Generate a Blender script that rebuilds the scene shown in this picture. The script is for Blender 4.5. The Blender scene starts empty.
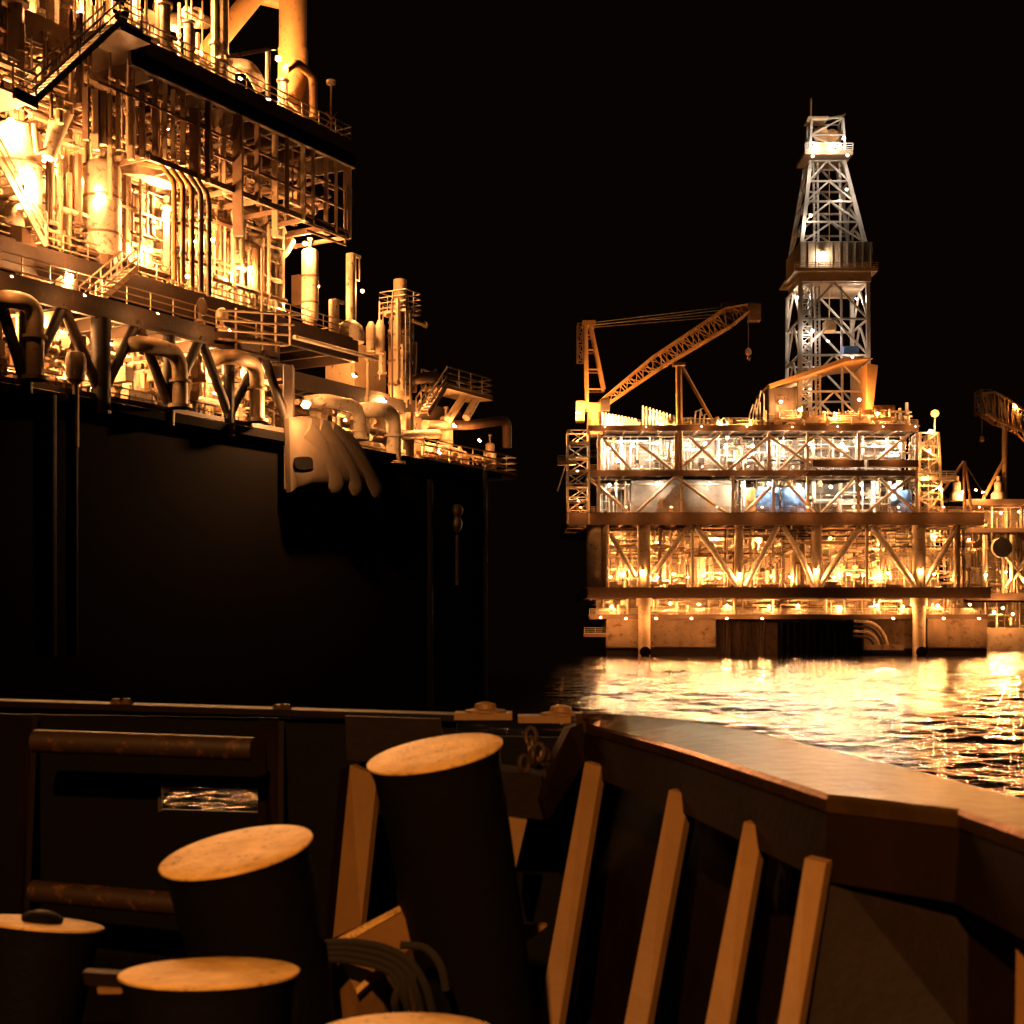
import bpy, math, random
import numpy as np
from mathutils import Vector, Matrix, noise as mnoise

scene = bpy.context.scene
COL = scene.collection
PI = math.pi
F, PX0, PY0, CZ = 1400.0, 512.0, 625.0, 5.5      # focal length in pixels, principal point, eye height

# ------------------------------------------------------------------ materials
MATS = {}
def mat(name, col, rough=0.6, metal=0.0, var=0.25, scale=1.2, col2=None, amt=0.5, bump=0.0, rust=0.0):
    if name in MATS: return MATS[name]
    m = bpy.data.materials.new(name); m.use_nodes = True
    nt = m.node_tree; b = nt.nodes['Principled BSDF']
    tc = nt.nodes.new('ShaderNodeTexCoord')
    n1 = nt.nodes.new('ShaderNodeTexNoise'); n1.inputs['Scale'].default_value = scale
    n1.inputs['Detail'].default_value = 6; n1.inputs['Roughness'].default_value = 0.65
    nt.links.new(tc.outputs['Object'], n1.inputs['Vector'])
    r = nt.nodes.new('ShaderNodeValToRGB')
    r.color_ramp.elements[0].position = 0.3; r.color_ramp.elements[1].position = 0.7
    c2 = col2 or tuple(c*(1-var) for c in col)
    r.color_ramp.elements[0].color = (*c2, 1); r.color_ramp.elements[1].color = (*col, 1)
    nt.links.new(n1.outputs['Fac'], r.inputs['Fac'])
    out = r.outputs['Color']
    if rust > 0:
        n2 = nt.nodes.new('ShaderNodeTexNoise'); n2.inputs['Scale'].default_value = scale*2.7
        n2.inputs['Detail'].default_value = 8; n2.inputs['Roughness'].default_value = 0.7
        nt.links.new(tc.outputs['Object'], n2.inputs['Vector'])
        rr = nt.nodes.new('ShaderNodeValToRGB')
        rr.color_ramp.elements[0].position = 0.62-0.25*rust; rr.color_ramp.elements[1].position = 0.72-0.2*rust
        rr.color_ramp.elements[0].color = (0,0,0,1); rr.color_ramp.elements[1].color = (1,1,1,1)
        nt.links.new(n2.outputs['Fac'], rr.inputs['Fac'])
        mx = nt.nodes.new('ShaderNodeMix'); mx.data_type = 'RGBA'
        nt.links.new(rr.outputs['Color'], mx.inputs['Factor'])
        nt.links.new(out, mx.inputs[6]); mx.inputs[7].default_value = (0.12, 0.045, 0.015, 1)
        out = mx.outputs[2]
    nt.links.new(out, b.inputs['Base Color'])
    b.inputs['Roughness'].default_value = rough; b.inputs['Metallic'].default_value = metal
    if bump > 0:
        bp = nt.nodes.new('ShaderNodeBump'); bp.inputs['Strength'].default_value = bump
        bp.inputs['Distance'].default_value = 0.02
        n3 = nt.nodes.new('ShaderNodeTexNoise'); n3.inputs['Scale'].default_value = scale*8
        n3.inputs['Detail'].default_value = 5
        nt.links.new(tc.outputs['Object'], n3.inputs['Vector'])
        nt.links.new(n3.outputs['Fac'], bp.inputs['Height']); nt.links.new(bp.outputs['Normal'], b.inputs['Normal'])
    MATS[name] = m
    return m

def emit(name, col, strength):
    m = bpy.data.materials.new(name); m.use_nodes = True
    nt = m.node_tree; nt.nodes.clear()
    e = nt.nodes.new('ShaderNodeEmission'); o = nt.nodes.new('ShaderNodeOutputMaterial')
    e.inputs['Color'].default_value = (*col, 1); e.inputs['Strength'].default_value = strength
    nt.links.new(e.outputs[0], o.inputs[0]); MATS[name] = m
    return m

CREAM = mat('cream_paint', (0.62, 0.50, 0.36), 0.5, rust=0.3, scale=0.9, var=.4)
TAN   = mat('tan_paint', (0.40, 0.29, 0.18), 0.55, rust=0.2, scale=0.7)
BROWN = mat('brown_primer', (0.16, 0.095, 0.055), 0.6, rust=0.2)
DARK  = mat('dark_steel', (0.055, 0.038, 0.028), 0.6, rust=0.25)
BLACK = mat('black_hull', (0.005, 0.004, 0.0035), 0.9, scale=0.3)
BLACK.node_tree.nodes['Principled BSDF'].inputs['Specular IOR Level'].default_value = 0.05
ORNG  = mat('orange_paint', (0.52, 0.29, 0.11), 0.5, rust=0.15)
WHITE = mat('white_paint', (0.75, 0.72, 0.68), 0.45, rust=0.05, scale=0.5)
GREY  = mat('grey_wall_paint', (0.30, 0.27, 0.24), 0.6, scale=0.4, var=.6, rust=.2)
GALV  = mat('galvanised_steel', (0.52, 0.47, 0.40), 0.45, metal=0.2, scale=2)
BLUE  = mat('blue_tarpaulin', (0.07, 0.17, 0.42), 0.5, var=0.6, scale=0.7, bump=0.6)
CONC  = mat('hull_paint', (0.34, 0.24, 0.15), 0.7, rust=0.35, scale=0.25, var=0.45)
WET   = mat('wet_hull', (0.02, 0.015, 0.01), 0.35)
WORN  = mat('worn_yellow_paint', (0.78, 0.50, 0.17), 0.5, rust=0.2, scale=9, col2=(.46, .25, .075), bump=0.4)
SHIPB = mat('ship_black_paint', (0.005, 0.004, 0.003), 0.6, scale=4, bump=0.15)
SHIPB.node_tree.nodes['Principled BSDF'].inputs['Specular IOR Level'].default_value = 0.06
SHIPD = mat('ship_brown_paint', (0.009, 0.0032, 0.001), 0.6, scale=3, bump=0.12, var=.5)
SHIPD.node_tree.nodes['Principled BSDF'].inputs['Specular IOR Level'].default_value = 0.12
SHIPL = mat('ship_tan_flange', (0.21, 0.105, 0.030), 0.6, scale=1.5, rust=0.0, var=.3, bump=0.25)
CAPM  = mat('cap_rail_paint', (0.085, 0.046, 0.013), 0.30, metal=0.55, scale=1.6, var=0.6, rust=0.2, bump=0.35)
CAPM.node_tree.nodes['Principled BSDF'].inputs['Specular Tint'].default_value = (0.46, 0.31, 0.11, 1)
ROLL  = mat('dark_worn_pipe_paint', (0.03, 0.014, 0.005), 0.5, scale=4, rust=.3)
LITHULL  = mat('lamplit_hull', (0.065, 0.042, 0.022), 0.85, scale=1.2, var=.35, bump=.3)  # paler than the black hull: lamplight put into the colour
TRUSS = mat('truss_paint', (0.020, 0.013, 0.008), 0.6)
ROPE  = mat('tarred_rope', (0.010, 0.0055, 0.0025), 0.9, scale=60, bump=0.6)
SOD   = emit('sodium_glow', (1.0, 0.42, 0.125), 6000.0)
SODS  = emit('sodium_flare', (1.0, 0.43, 0.14), 5500.0)
SODL  = emit('sodium_dim', (1.0, 0.37, 0.10), 1500.0)
GLOBE = emit('amber_globe', (1.0, 0.36, 0.07), 5.0)
WHT   = emit('white_glow', (1.0, 0.76, 0.50), 4500.0)
WHC   = emit('cool_glow', (1.0, 0.82, 0.66), 1500.0)

# ------------------------------------------------------------------ mesh builder
class MB:
    def __init__(self, xf=None):
        self.v, self.f, self.mi, self.mats, self.cur, self.xf = [], [], [], [], 0, xf
    def use(self, m):
        if m not in self.mats: self.mats.append(m)
        self.cur = self.mats.index(m); return self
    def T(self, p):
        return Vector(self.xf(*p)) if self.xf else Vector(p)
    def add(self, vs, fs):
        o = len(self.v); self.v += [tuple(p) for p in vs]
        for f in fs: self.f.append(tuple(i+o for i in f)); self.mi.append(self.cur)
    def box(self, a, b):
        (x0,y0,z0),(x1,y1,z1) = a, b
        vs = [self.T(p) for p in ((x0,y0,z0),(x1,y0,z0),(x1,y1,z0),(x0,y1,z0),(x0,y0,z1),(x1,y0,z1),(x1,y1,z1),(x0,y1,z1))]
        self.add(vs, [(0,3,2,1),(4,5,6,7),(0,1,5,4),(1,2,6,5),(2,3,7,6),(3,0,4,7)])
        return self
    def frame(self, d):
        up = Vector((0,0,1)) if abs(d.z) < 0.95 else Vector((0,1,0))
        s = d.cross(up).normalized(); return s, s.cross(d).normalized()
    def beam(self, p, q, w, h=None):
        h = h or w; p, q = self.T(p), self.T(q)
        d = q-p
        if d.length < 1e-6: return self
        d.normalize(); s, u = self.frame(d)
        vs = []
        for c in (p, q):
            for a, b in ((-1,-1),(1,-1),(1,1),(-1,1)): vs.append(c + s*(a*w/2) + u*(b*h/2))
        self.add(vs, [(0,1,2,3),(7,6,5,4),(0,4,5,1),(1,5,6,2),(2,6,7,3),(3,7,4,0)])
        return self
    def ibeam(self, p, q, w, h):
        p, q = self.T(p), self.T(q); d = (q-p).normalized(); s, u = self.frame(d)
        x = self.xf; self.xf = None
        self.beam(p+u*(h/2-0.06), q+u*(h/2-0.06), w, 0.12); self.beam(p-u*(h/2-0.06), q-u*(h/2-0.06), w, 0.12)
        self.beam(p, q, w*0.15, h-0.24); self.xf = x
        return self
    def cyl(self, p, q, r, n=10, r2=None, caps=True):
        p, q = self.T(p), self.T(q); d = q-p
        if d.length < 1e-6: return self
        d.normalize(); s, u = self.frame(d); r2 = r if r2 is None else r2
        vs = []
        for c, rr in ((p, r), (q, r2)):
            for i in range(n):
                a = 2*PI*i/n; vs.append(c + s*(rr*math.cos(a)) + u*(rr*math.sin(a)))
        fs = [(i, (i+1)%n, n+(i+1)%n, n+i) for i in range(n)]
        if caps: fs += [tuple(range(n-1,-1,-1)), tuple(range(n, 2*n))]
        self.add(vs, fs); return self
    def tube(self, pts, r, n=8, bend=0.0, local=True):
        P = [self.T(p) if local else Vector(p) for p in pts]
        if bend > 0 and len(P) > 2:
            Q = [P[0]]
            for i in range(1, len(P)-1):
                a, b, c = P[i-1], P[i], P[i+1]
                l = min(bend, (a-b).length*0.48, (c-b).length*0.48)
                s = b+(a-b).normalized()*l; e = b+(c-b).normalized()*l
                for k in range(6):
                    t = k/5; Q.append(s*(1-t)**2 + b*2*t*(1-t) + e*t*t)
            Q.append(P[-1]); P = Q
        vs, u0 = [], None
        for i, c in enumerate(P):
            d = (P[min(i+1,len(P)-1)] - P[max(i-1,0)])
            if d.length < 1e-9: d = Vector((0,0,1))
            d.normalize()
            if u0 is None: s, u = self.frame(d)
            else:
                u = (u0 - d*u0.dot(d))
                if u.length < 1e-6: s, u = self.frame(d)
                u.normalize(); s = d.cross(u)
            u0 = u
            for k in range(n):
                a = 2*PI*k/n; vs.append(c + s*(r*math.cos(a)) + u*(r*math.sin(a)))
        m = len(P)
        fs = [(i*n+k, i*n+(k+1)%n, (i+1)*n+(k+1)%n, (i+1)*n+k) for i in range(m-1) for k in range(n)]
        fs += [tuple(range(n-1,-1,-1)), tuple(range((m-1)*n, m*n))]
        self.add(vs, fs); return self
    def lathe(self, c, prof, n=16, axis=(0,0,1)):
        c = self.T(c); ax = Vector(axis).normalized(); s, u = self.frame(ax)
        vs = []
        for r, h in prof:
            for k in range(n):
                a = 2*PI*k/n; vs.append(c + ax*h + s*(max(r,1e-4)*math.cos(a)) + u*(max(r,1e-4)*math.sin(a)))
        m = len(prof)
        fs = [(i*n+k, i*n+(k+1)%n, (i+1)*n+(k+1)%n, (i+1)*n+k) for i in range(m-1) for k in range(n)]
        fs += [tuple(range(n-1,-1,-1)), tuple(range((m-1)*n, m*n))]
        self.add(vs, fs); return self
    def prism(self, poly, off):                       # poly: local points; off: world vector of thickness
        P = [self.T(p) for p in poly]; o = Vector(off); n = len(P)
        self.add(P + [p+o for p in P], [tuple(range(n)), tuple(range(2*n-1, n-1, -1))] +
                 [(i, n+i, n+(i+1)%n, (i+1)%n) for i in range(n)])
        return self
    def lattice(self, A, B, n, r, rb=None, x=True):    # A, B: four corners bottom and top
        rb = rb or r*0.55
        A = [self.T(p) for p in A]; B = [self.T(p) for p in B]; xf = self.xf; self.xf = None
        k = len(A)
        for i in range(k): self.beam(A[i], B[i], r*2)
        L = [[A[i].lerp(B[i], j/n) for i in range(k)] for j in range(n+1)]
        for j in range(n+1):
            for i in range(k): self.beam(L[j][i], L[j][(i+1)%k], rb*2)
            if j < n:
                for i in range(k):
                    a, b, c, d = L[j][i], L[j][(i+1)%k], L[j+1][i], L[j+1][(i+1)%k]
                    if x == 'K':
                        m = (c+d)/2; self.beam(a, m, rb*2); self.beam(b, m, rb*2)
                    elif (i+j) % 2: self.beam(a, d, rb*2)
                    else: self.beam(b, c, rb*2)
        self.xf = xf; return self
    def build(self, name, parent=None, m=None, smooth=False, kind=None, label=None):
        if m and not self.mats: self.mats = [m]
        V = np.array(self.v, dtype=float).reshape(-1, 3)
        me = bpy.data.meshes.new(name)
        if parent is not None: org = np.array(WLOC[parent.name])
        else: org = np.array([V[:,0].mean(), V[:,1].mean(), V[:,2].min()])
        me.from_pydata([tuple(p) for p in (V-org)], [], self.f)
        for q in self.mats: me.materials.append(q)
        if len(self.mats) > 1: me.polygons.foreach_set('material_index', self.mi)
        me.validate()
        if smooth:
            me.polygons.foreach_set('use_smooth', [True]*len(me.polygons))
            try: me.set_sharp_from_angle(angle=math.radians(40))
            except Exception: pass
        o = bpy.data.objects.new(name, me); COL.objects.link(o)
        if parent is not None: o.parent = parent
        else: o.location = org
        WLOC[o.name] = tuple(org)
        if kind: o['kind'] = kind
        if label: o['label'] = label
        return o
WLOC = {}
def thing(name, label, cat, loc, group=None):
    o = bpy.data.objects.new(name, None); COL.objects.link(o); o.location = loc
    o.empty_display_size = 0.3; WLOC[o.name] = tuple(loc)
    o['label'] = label; o['category'] = cat
    if group: o['group'] = group
    return o
def tag(o, label, cat, group=None):
    o['label'] = label; o['category'] = cat
    if group: o['group'] = group
    return o
def solo(mb, name, m, label, cat, group=None, smooth=False):
    return tag(mb.build(name, None, m, smooth), label, cat, group)
ORD = ['leftmost','second from the left','third from the left','fourth from the left','fifth from the left','sixth from the left',
       'seventh from the left','eighth from the left','ninth from the left','tenth from the left','eleventh from the left','twelfth from the left',
       'thirteenth from the left','fourteenth from the left','fifteenth from the left','sixteenth from the left','seventeenth from the left','eighteenth from the left','nineteenth from the left']
def ordn(i, n):
    if i == n-1 and n > 1: return 'rightmost'
    return ORD[i]

# ------------------------------------------------------------------ frames
S = 250.0/F
def RX(px): return (px-PX0)*S
def RZ(py): return CZ-(py-PY0)*S
def RW(x, d, z): return (x, 250.0+d, z)               # far platform: x, depth behind its face, height
def R(px, py, d=0.0): return (RX(px), d, RZ(py))
UX, UY = 0.507, 0.862
def LW(t, w, z): return (-23.8+UX*t-UY*w, 65+UY*t+UX*w, z)    # near platform: along its face, depth behind the face, height
def Lt(px, w=0.0):
    k = (px-PX0)/F
    return (23.8+65*k+w*(UY+UX*k))/(UX-UY*k)
def L(px, py, w=0.0):
    t = Lt(px, w); Y = 65+UY*t+UX*w
    return (t, w, CZ-(py-PY0)*Y/F)
def P(px, py, d): return Vector(((px-PX0)*d/F, d, CZ-(py-PY0)*d/F))

# ------------------------------------------------------------------ generic kit
def rail_mesh(mb, pts, h=1.1, step=1.6, r=0.03, rails=3):
    Q = [Vector(p) for p in pts]; up = Vector((0,0,1))
    for a, b in zip(Q[:-1], Q[1:]):
        n = max(1, int((b-a).length/step))
        for k in range(n+1):
            c = a.lerp(b, k/n); mb.beam(c, c+up*h, r*2)
        for j in range(rails):
            z = h*(j+1)/rails; mb.beam(a+up*z, b+up*z, r*2)
        mb.beam(a+up*0.08, b+up*0.08, r, 0.15)
    return mb
def railing(xf, pts, label, m=TAN, h=1.1, step=1.6, r=0.03, group=None):
    return solo(rail_mesh(MB(xf), pts, h, step, r), 'railing', m, label, 'railing', group)
def staircase(xf, a, b, side, label, m=CREAM, n=14, r=0.035, group='steel staircases'):
    a, b, s = Vector(a), Vector(b), Vector(side); up = Vector((0,0,1))
    A, B, Sd = Vector(xf(*a)), Vector(xf(*b)), None
    t = thing('staircase', label, 'staircase', xf(*a), group)
    for o in (s*0, s): MB(xf).beam(a+o, b+o, 0.08, 0.28).build('stringer', t, m)
    mb = MB(xf)
    for k in range(n):
        c = a.lerp(b, (k+0.5)/n); mb.beam(c, c+s, 0.26, 0.05)
    mb.build('treads', t, m)
    for o in (s*0, s):
        mb = MB(xf)
        for hgt in (0.55, 1.05): mb.beam(a+o+up*hgt, b+o+up*hgt, r*2)
        for k in range(5):
            c = a.lerp(b, k/4)+o; mb.beam(c, c+up*1.05, r*2)
        mb.build('handrail', t, m)
    return t
FIX = {}
def lamp(xf, p, em, label, group, size=0.5, face=(0,-1,0), housing=DARK):
    size *= ((.62 if em in (WHT, WHC) else .49) if xf is RW else .72)*(1.0 if em is SODS else .66)
    key = (em.name, size, face, xf.__name__)
    W = Vector(xf(*p))
    if key in FIX:
        src = FIX[key]; o = src.copy(); COL.objects.link(o); o.location = W; WLOC[o.name] = tuple(W)
    else:
        f = Vector(xf(*face))-Vector(xf(0,0,0)); f.normalize()
        mb = MB(); s = size
        mb.use(housing).beam(-f*(0.55*s), -f*(0.06*s), s*1.1, s*0.9)
        mb.beam(-f*(0.35*s)+Vector((0,0,0.3*s)), -f*(0.35*s)+Vector((0,0,0.9*s)), s*0.12)
        mb.use(em).beam(-f*(0.06*s), f*(0.45*s), s, s*0.8)
        me = mb; V = np.array(me.v); mesh = bpy.data.meshes.new('floodlight')
        mesh.from_pydata([tuple(q) for q in V], [], me.f)
        for q in me.mats: mesh.materials.append(q)
        mesh.polygons.foreach_set('material_index', me.mi)
        o = bpy.data.objects.new('floodlight', mesh); COL.objects.link(o); o.location = W; WLOC[o.name] = tuple(W)
        FIX[key] = o
    return tag(o, label, 'floodlight', group)
def capsule(r, L_, k=5):
    pr = []
    for i in range(k+1):
        a = PI/2*i/k; pr.append((r*math.sin(a), r*0.6*(1-math.cos(a))))
    for i in range(k+1):
        a = PI/2*(1-i/k); pr.append((r*math.sin(a), L_-r*0.6*(1-math.cos(a))))
    return pr
def vessel(xf, c, r, h, label, m=CREAM, axis=(0,0,1), group='process vessels', bands=True):
    W = Vector(xf(*c)); ax = Vector(xf(*axis))-Vector(xf(0,0,0)) if axis != (0,0,1) else Vector((0,0,1)); ax.normalize()
    t = thing('vessel', label, 'vessel', W, group)
    mb = MB(); mb.lathe(W, capsule(r, h), 18, ax); sh = mb.build('shell', t, m, smooth=True)
    if bands:
        for q in (0.25, 0.6): MB().lathe(W, [(r*1.05, h*q), (r*1.05, h*q+0.12)], 18, ax).build('band', sh, BROWN)
    mb = MB()
    mb.cyl(W+ax*h*0.97, W+ax*(h+0.5), r*0.2, 8); mb.cyl(W+ax*(h+0.5), W+ax*(h+0.62), r*0.34, 10)
    mb.build('nozzle', sh, m)
    if abs(ax.z) < 0.5:
        for q in (0.2, 0.8): MB().beam(W+ax*h*q-Vector((0,0,r*1.35)), W+ax*h*q, 0.25, r*1.6).build('saddle', t, BROWN)
    else:
        MB().lathe(W-Vector((0,0,0.5)), [(r*0.85, 0), (r*0.8, 0.75)], 14).build('skirt', t, BROWN)
    return t
def pipework(mb, t0, t1, w0, w1, z0, z1, n, seed, rmax=0.28, mats=(CREAM, TAN, BROWN), vert=0.45):
    rn = random.Random(seed)
    for i in range(n):
        mb.use(rn.choice(mats)); r = rn.choice((0.05, 0.06, 0.08, 0.1, 0.14, 0.2, rmax))
        w = rn.uniform(w0, w1); k = rn.random()
        if k < vert:
            t = rn.uniform(t0, t1); a, b = sorted((rn.uniform(z0, z1), rn.uniform(z0, z1)))
            if rn.random() < 0.5: a = z0
            if rn.random() < 0.5: b = z1
            mb.cyl((t,w,a), (t,w,b), r, 7)
            z = rn.uniform(a, b); mb.cyl((t,w,z), (t,w,min(z+0.15,b+0.1)), r*1.7, 8)
        elif k < vert+0.3:
            z = rn.uniform(z0, z1); a = rn.uniform(t0, t1); b = min(t1, a+rn.uniform(2, 9))
            mb.cyl((a,w,z), (b,w,z), r, 7)
            c = rn.uniform(a, b); mb.cyl((c,w,z), (c+0.15,w,z), r*1.7, 8)
        elif k < vert+0.45:
            z = rn.uniform(z0, z1); a = rn.uniform(t0, t1); b = min(t1, max(t0, a+rn.uniform(-4, 4))); zz = rn.choice((z0, z1))
            mb.tube([(a,w,z), (b,w,z), (b,w,zz)], r, 7, bend=r*3)
        elif k < vert+0.5:
            t = rn.uniform(t0, t1-0.8); z = rn.uniform(z0, z1-0.8); s = rn.uniform(0.4, 1.2)
            mb.box((t,w,z), (t+s,w+0.5,z+s*rn.uniform(0.6,1.2)))
        else:
            t = rn.uniform(t0, t1); z = rn.uniform(z0, z1)
            mb.beam((t,w0,z), (t,w1,z), r*1.6, r*2.2)
    return mb

# ================================================================== FAR DRILLING PLATFORM
plat = thing('drilling_platform', 'large floodlit drilling platform with four decks standing on the water across the bay', 'oil platform', RW(RX(780), 20, 0))
DEP = 46
def deckR(px0, px1, pytop, pybot, name='deck', d0=0.0, d1=DEP, m=BROWN):
    mb = MB(RW).use(m)
    zt, zb = RZ(pytop), RZ(pybot); x0, x1 = RX(px0), RX(px1)
    mb.box((x0, d0, zt-0.25), (x1, d1, zt))                                  # plate
    mb.box((x0, d0-0.15, zb), (x1, d0, zt+0.1)); mb.box((x0, d1, zb), (x1, d1+0.3, zt+0.1))   # front and back girders
    mb.box((x0-0.12, d0, zb), (x0, d1, zt)); mb.box((x1, d0, zb), (x1+0.12, d1, zt))
    n = int((x1-x0)/3.2)
    for k in range(1, n):                                                    # cross beams beneath
        x = x0+(x1-x0)*k/n; mb.box((x-0.15, d0, zb+0.15), (x+0.15, d1, zt-0.25))
    for q in (0.2, 0.45, 0.7):
        y = d0+(d1-d0)*q; mb.box((x0, y-0.2, zb-0.1), (x1, y+0.2, zb+0.15))
    mb.box((x0-0.3, d0-0.35, zt-0.05), (x1+0.3, d0-0.15, zt+0.12))           # toe plate
    return mb.build(name, plat)
deckR(588, 990, 588, 598)
deckR(569, 983, 513, 525)
deckR(590, 915, 471, 476, d1=30)
deckR(589, 918, 426, 431, d1=40)
deckR(590, 990, 615, 619, 'cellar_deck', 1.5, 30)
mb = MB(RW).use(BROWN)                                                       # deeper balcony on the right of the third deck
mb.box((RX(811), -1.6, RZ(468)), (RX(862), -0.4, RZ(461))); mb.box((RX(866), -1.6, RZ(468)), (RX(916), -0.4, RZ(461)))
mb.build('balcony', plat)
# hull blocks at the waterline
def hull(px0, px1, pyt, d0, d1, m=CONC):
    mb = MB(RW).use(m)
    x0, x1, zt = RX(px0), RX(px1), RZ(pyt)
    mb.box((x0, d0, 1.2), (x1, d1, zt)); mb.use(WET).box((x0+0.05, d0+0.05, -3), (x1-0.05, d1-0.05, 1.2)); mb.use(m)
    rn = random.Random(px0)
    for k in range(int((x1-x0)/2.5)):
        x = x0+1+2.5*k
        mb.box((x, d0-0.12, 1.3), (x+0.12, d0, zt-0.1))
    mb.box((x0, d0-0.2, zt-0.35), (x1, d0, zt)); mb.box((x0, d0-0.35, 1.5), (x1, d0, 1.75))
    return mb.build('hull_block', plat)
hull(607, 644, 619, 2, 14); hull(646, 719, 618, 4, 18); hull(930, 990, 619, 1.5, 16); hull(868, 929, 619, 7, 20)
mb = MB(RW).use(CONC); mb.box((RX(700), 17, -2), (RX(880), 18, RZ(618))); mb.build('pontoon_wall', plat)
for i, px in enumerate((733, 737, 742, 750, 757, 763, 770, 777)):             # lit piles in the recess
    MB(RW).cyl((RX(px), 12+(i%3), -3), (RX(px), 12+(i%3), RZ(620)), 0.22+0.08*(i%2), 8).build('pile', plat, BROWN)
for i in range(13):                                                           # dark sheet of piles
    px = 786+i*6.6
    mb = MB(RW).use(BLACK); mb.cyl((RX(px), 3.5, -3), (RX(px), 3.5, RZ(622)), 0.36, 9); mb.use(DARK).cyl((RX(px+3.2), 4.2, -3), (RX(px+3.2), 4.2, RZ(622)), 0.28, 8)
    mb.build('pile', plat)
MB(RW).box((RX(783), 4.8, -2), (RX(869), 5.2, RZ(622))).build('dark_wall', plat, BLACK)  # plain black wall behind the dark piles
MB(RW).box((RX(585), 2.2, RZ(637)), (RX(607), 6, RZ(634))).build('boat_landing', plat, BROWN)
rail_mesh(MB(RW), [(RX(585), 2.3, RZ(634)), (RX(607), 2.3, RZ(634))], r=0.05).build('landing_rail', plat, TAN)
for j in range(4):                                                            # arched hose bundle beside the dark piles
    pts = [(RX(868)+2.0*math.sin(a)*(1+0.35*j)-0.2, 2.4-0.3*j, 1.2+(2.2+0.9*j)*math.cos(a)) for a in np.linspace(0, PI/2, 8)]
    pts = [(RX(856), 2.4-0.3*j, 3.5+0.9*j)] + pts
    if j == 0: hoses = thing('hose_bundle', 'four curved loading hoses arching down beside dark piles at platform waterline', 'hose', RW(RX(872), 2, 1))
    MB(RW).tube(pts, 0.28, 8).build('hose', hoses, CREAM if j % 2 else DARK, smooth=True)
MB(RW).box((RX(868), 0.8, 1.0), (RX(905), 3.0, 1.9)).build('cradle', hoses, CONC)
# columns
for px, r, a, b in ((645, 1.1, 519, 660), (921, 1.15, 519, 660)):
    mb = MB(RW); mb.cyl((RX(px), 1.3, RZ(b)), (RX(px), 1.3, RZ(a)), r, 18)
    mb.cyl((RX(px), 1.3, RZ(606)), (RX(px), 1.3, RZ(598)), r*1.3, 18); mb.build('column', plat, TAN, smooth=True)
for px in (645, 921):
    mb = MB(RW); mb.lathe(R(px, 652, -0.2), [(1.0,0),(1.0,0.5),(0.5,0.6)], 12, (0,-1,0)); mb.build('fender', plat, BLACK)
for px, r, d in ((597, 1.75, 1.9), (643, 0.9, 1.2), (740, 0.8, 1.2), (818, 0.95, 1.2), (921, 0.95, 1.2), (606, 0.6, 0.6), (693, 0.28, 0.8), (868, 0.28, 0.8), (962, 0.55, 3), (798, 0.5, 4), (808, 0.45, 4)):
    MB(RW).cyl((RX(px), d, RZ(588)), (RX(px), d, RZ(524)), r, 14).build('column', plat, CREAM if px == 597 else TAN, smooth=True)
def brace(p, q, r, m=CREAM):
    return MB(RW).cyl(p, q, r, 10).build('brace', plat, m, smooth=True)
for a, b, r in (((690,526),(655,572),.55), ((697,526),(739,586),.55), ((779,526),(746,586),.5), ((784,526),(800,552),.45), ((862,526),(820,586),.6),
                ((874,526),(917,586),.6), ((959,526),(925,586),.5), ((593,530),(605,588),.4), ((611,534),(636,576),.45), ((800,552),(816,586),.5)):
    brace(R(*a, 1.0), R(*b, 1.0), r)
for a, b in (((640,444),(676,472)), ((676,472),(722,432)), ((690,437),(727,471)), ((727,471),(770,436)), ((752,455),(768,472)), ((820,470),(770,436)),
             ((676,476),(636,513)), ((676,476),(727,513)), ((590,478),(630,513)), ((745,513),(772,486)), ((786,480),(815,513)), ((822,513),(858,476)),
             ((866,513),(913,476)), ((880,478),(918,513)), ((780,470),(815,436)), ((822,436),(862,466)), ((870,466),(910,434)), ((605,440),(632,470))):
    brace(R(*a, 0.6), R(*b, 0.6), 0.3, TAN)
for px, a, b in ((599,433,513), (733,476,513), (808,433,513), (859,433,513), (917,433,513), (676,433,471), (682,476,513), (774,480,513), (769,433,471)):
    MB(RW).beam((RX(px), 0.4, RZ(b)), (RX(px), 0.4, RZ(a)), 0.45).build('post', plat, TAN)
# walls set back inside each storey
mb = MB(RW).use(CREAM).box((RX(592), 16, RZ(588)), (RX(962), 16.4, RZ(526)))
for k in range(22): mb.box((RX(594)+3*k, 15.8, RZ(588)), (RX(594)+3*k+.2, 16, RZ(526)))
mb.build('bulkhead', plat)
mb = MB(RW).use(GREY).box((RX(600), 11, RZ(513)), (RX(914), 11.3, RZ(478)))
for k in range(19): mb.box((RX(602)+3*k, 10.9, RZ(513)), (RX(602)+3*k+.15, 11, RZ(478)))
mb.build('bulkhead', plat)
mb = MB(RW).use(GREY).box((RX(600), 9, RZ(471)), (RX(914), 9.3, RZ(433)))
for k in range(19): mb.box((RX(602)+3*k, 8.9, RZ(471)), (RX(602)+3*k+.15, 9, RZ(433)))
for px in (660, 671, 683, 694, 705): mb.use(DARK).box((RX(px), 8.8, RZ(462)), (RX(px+6), 8.95, RZ(452)))
mb.build('bulkhead', plat)
mb = MB(RW).use(TAN).box((RX(600), 12, RZ(615)), (RX(985), 12.3, RZ(598))); mb.build('bulkhead', plat)
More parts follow.
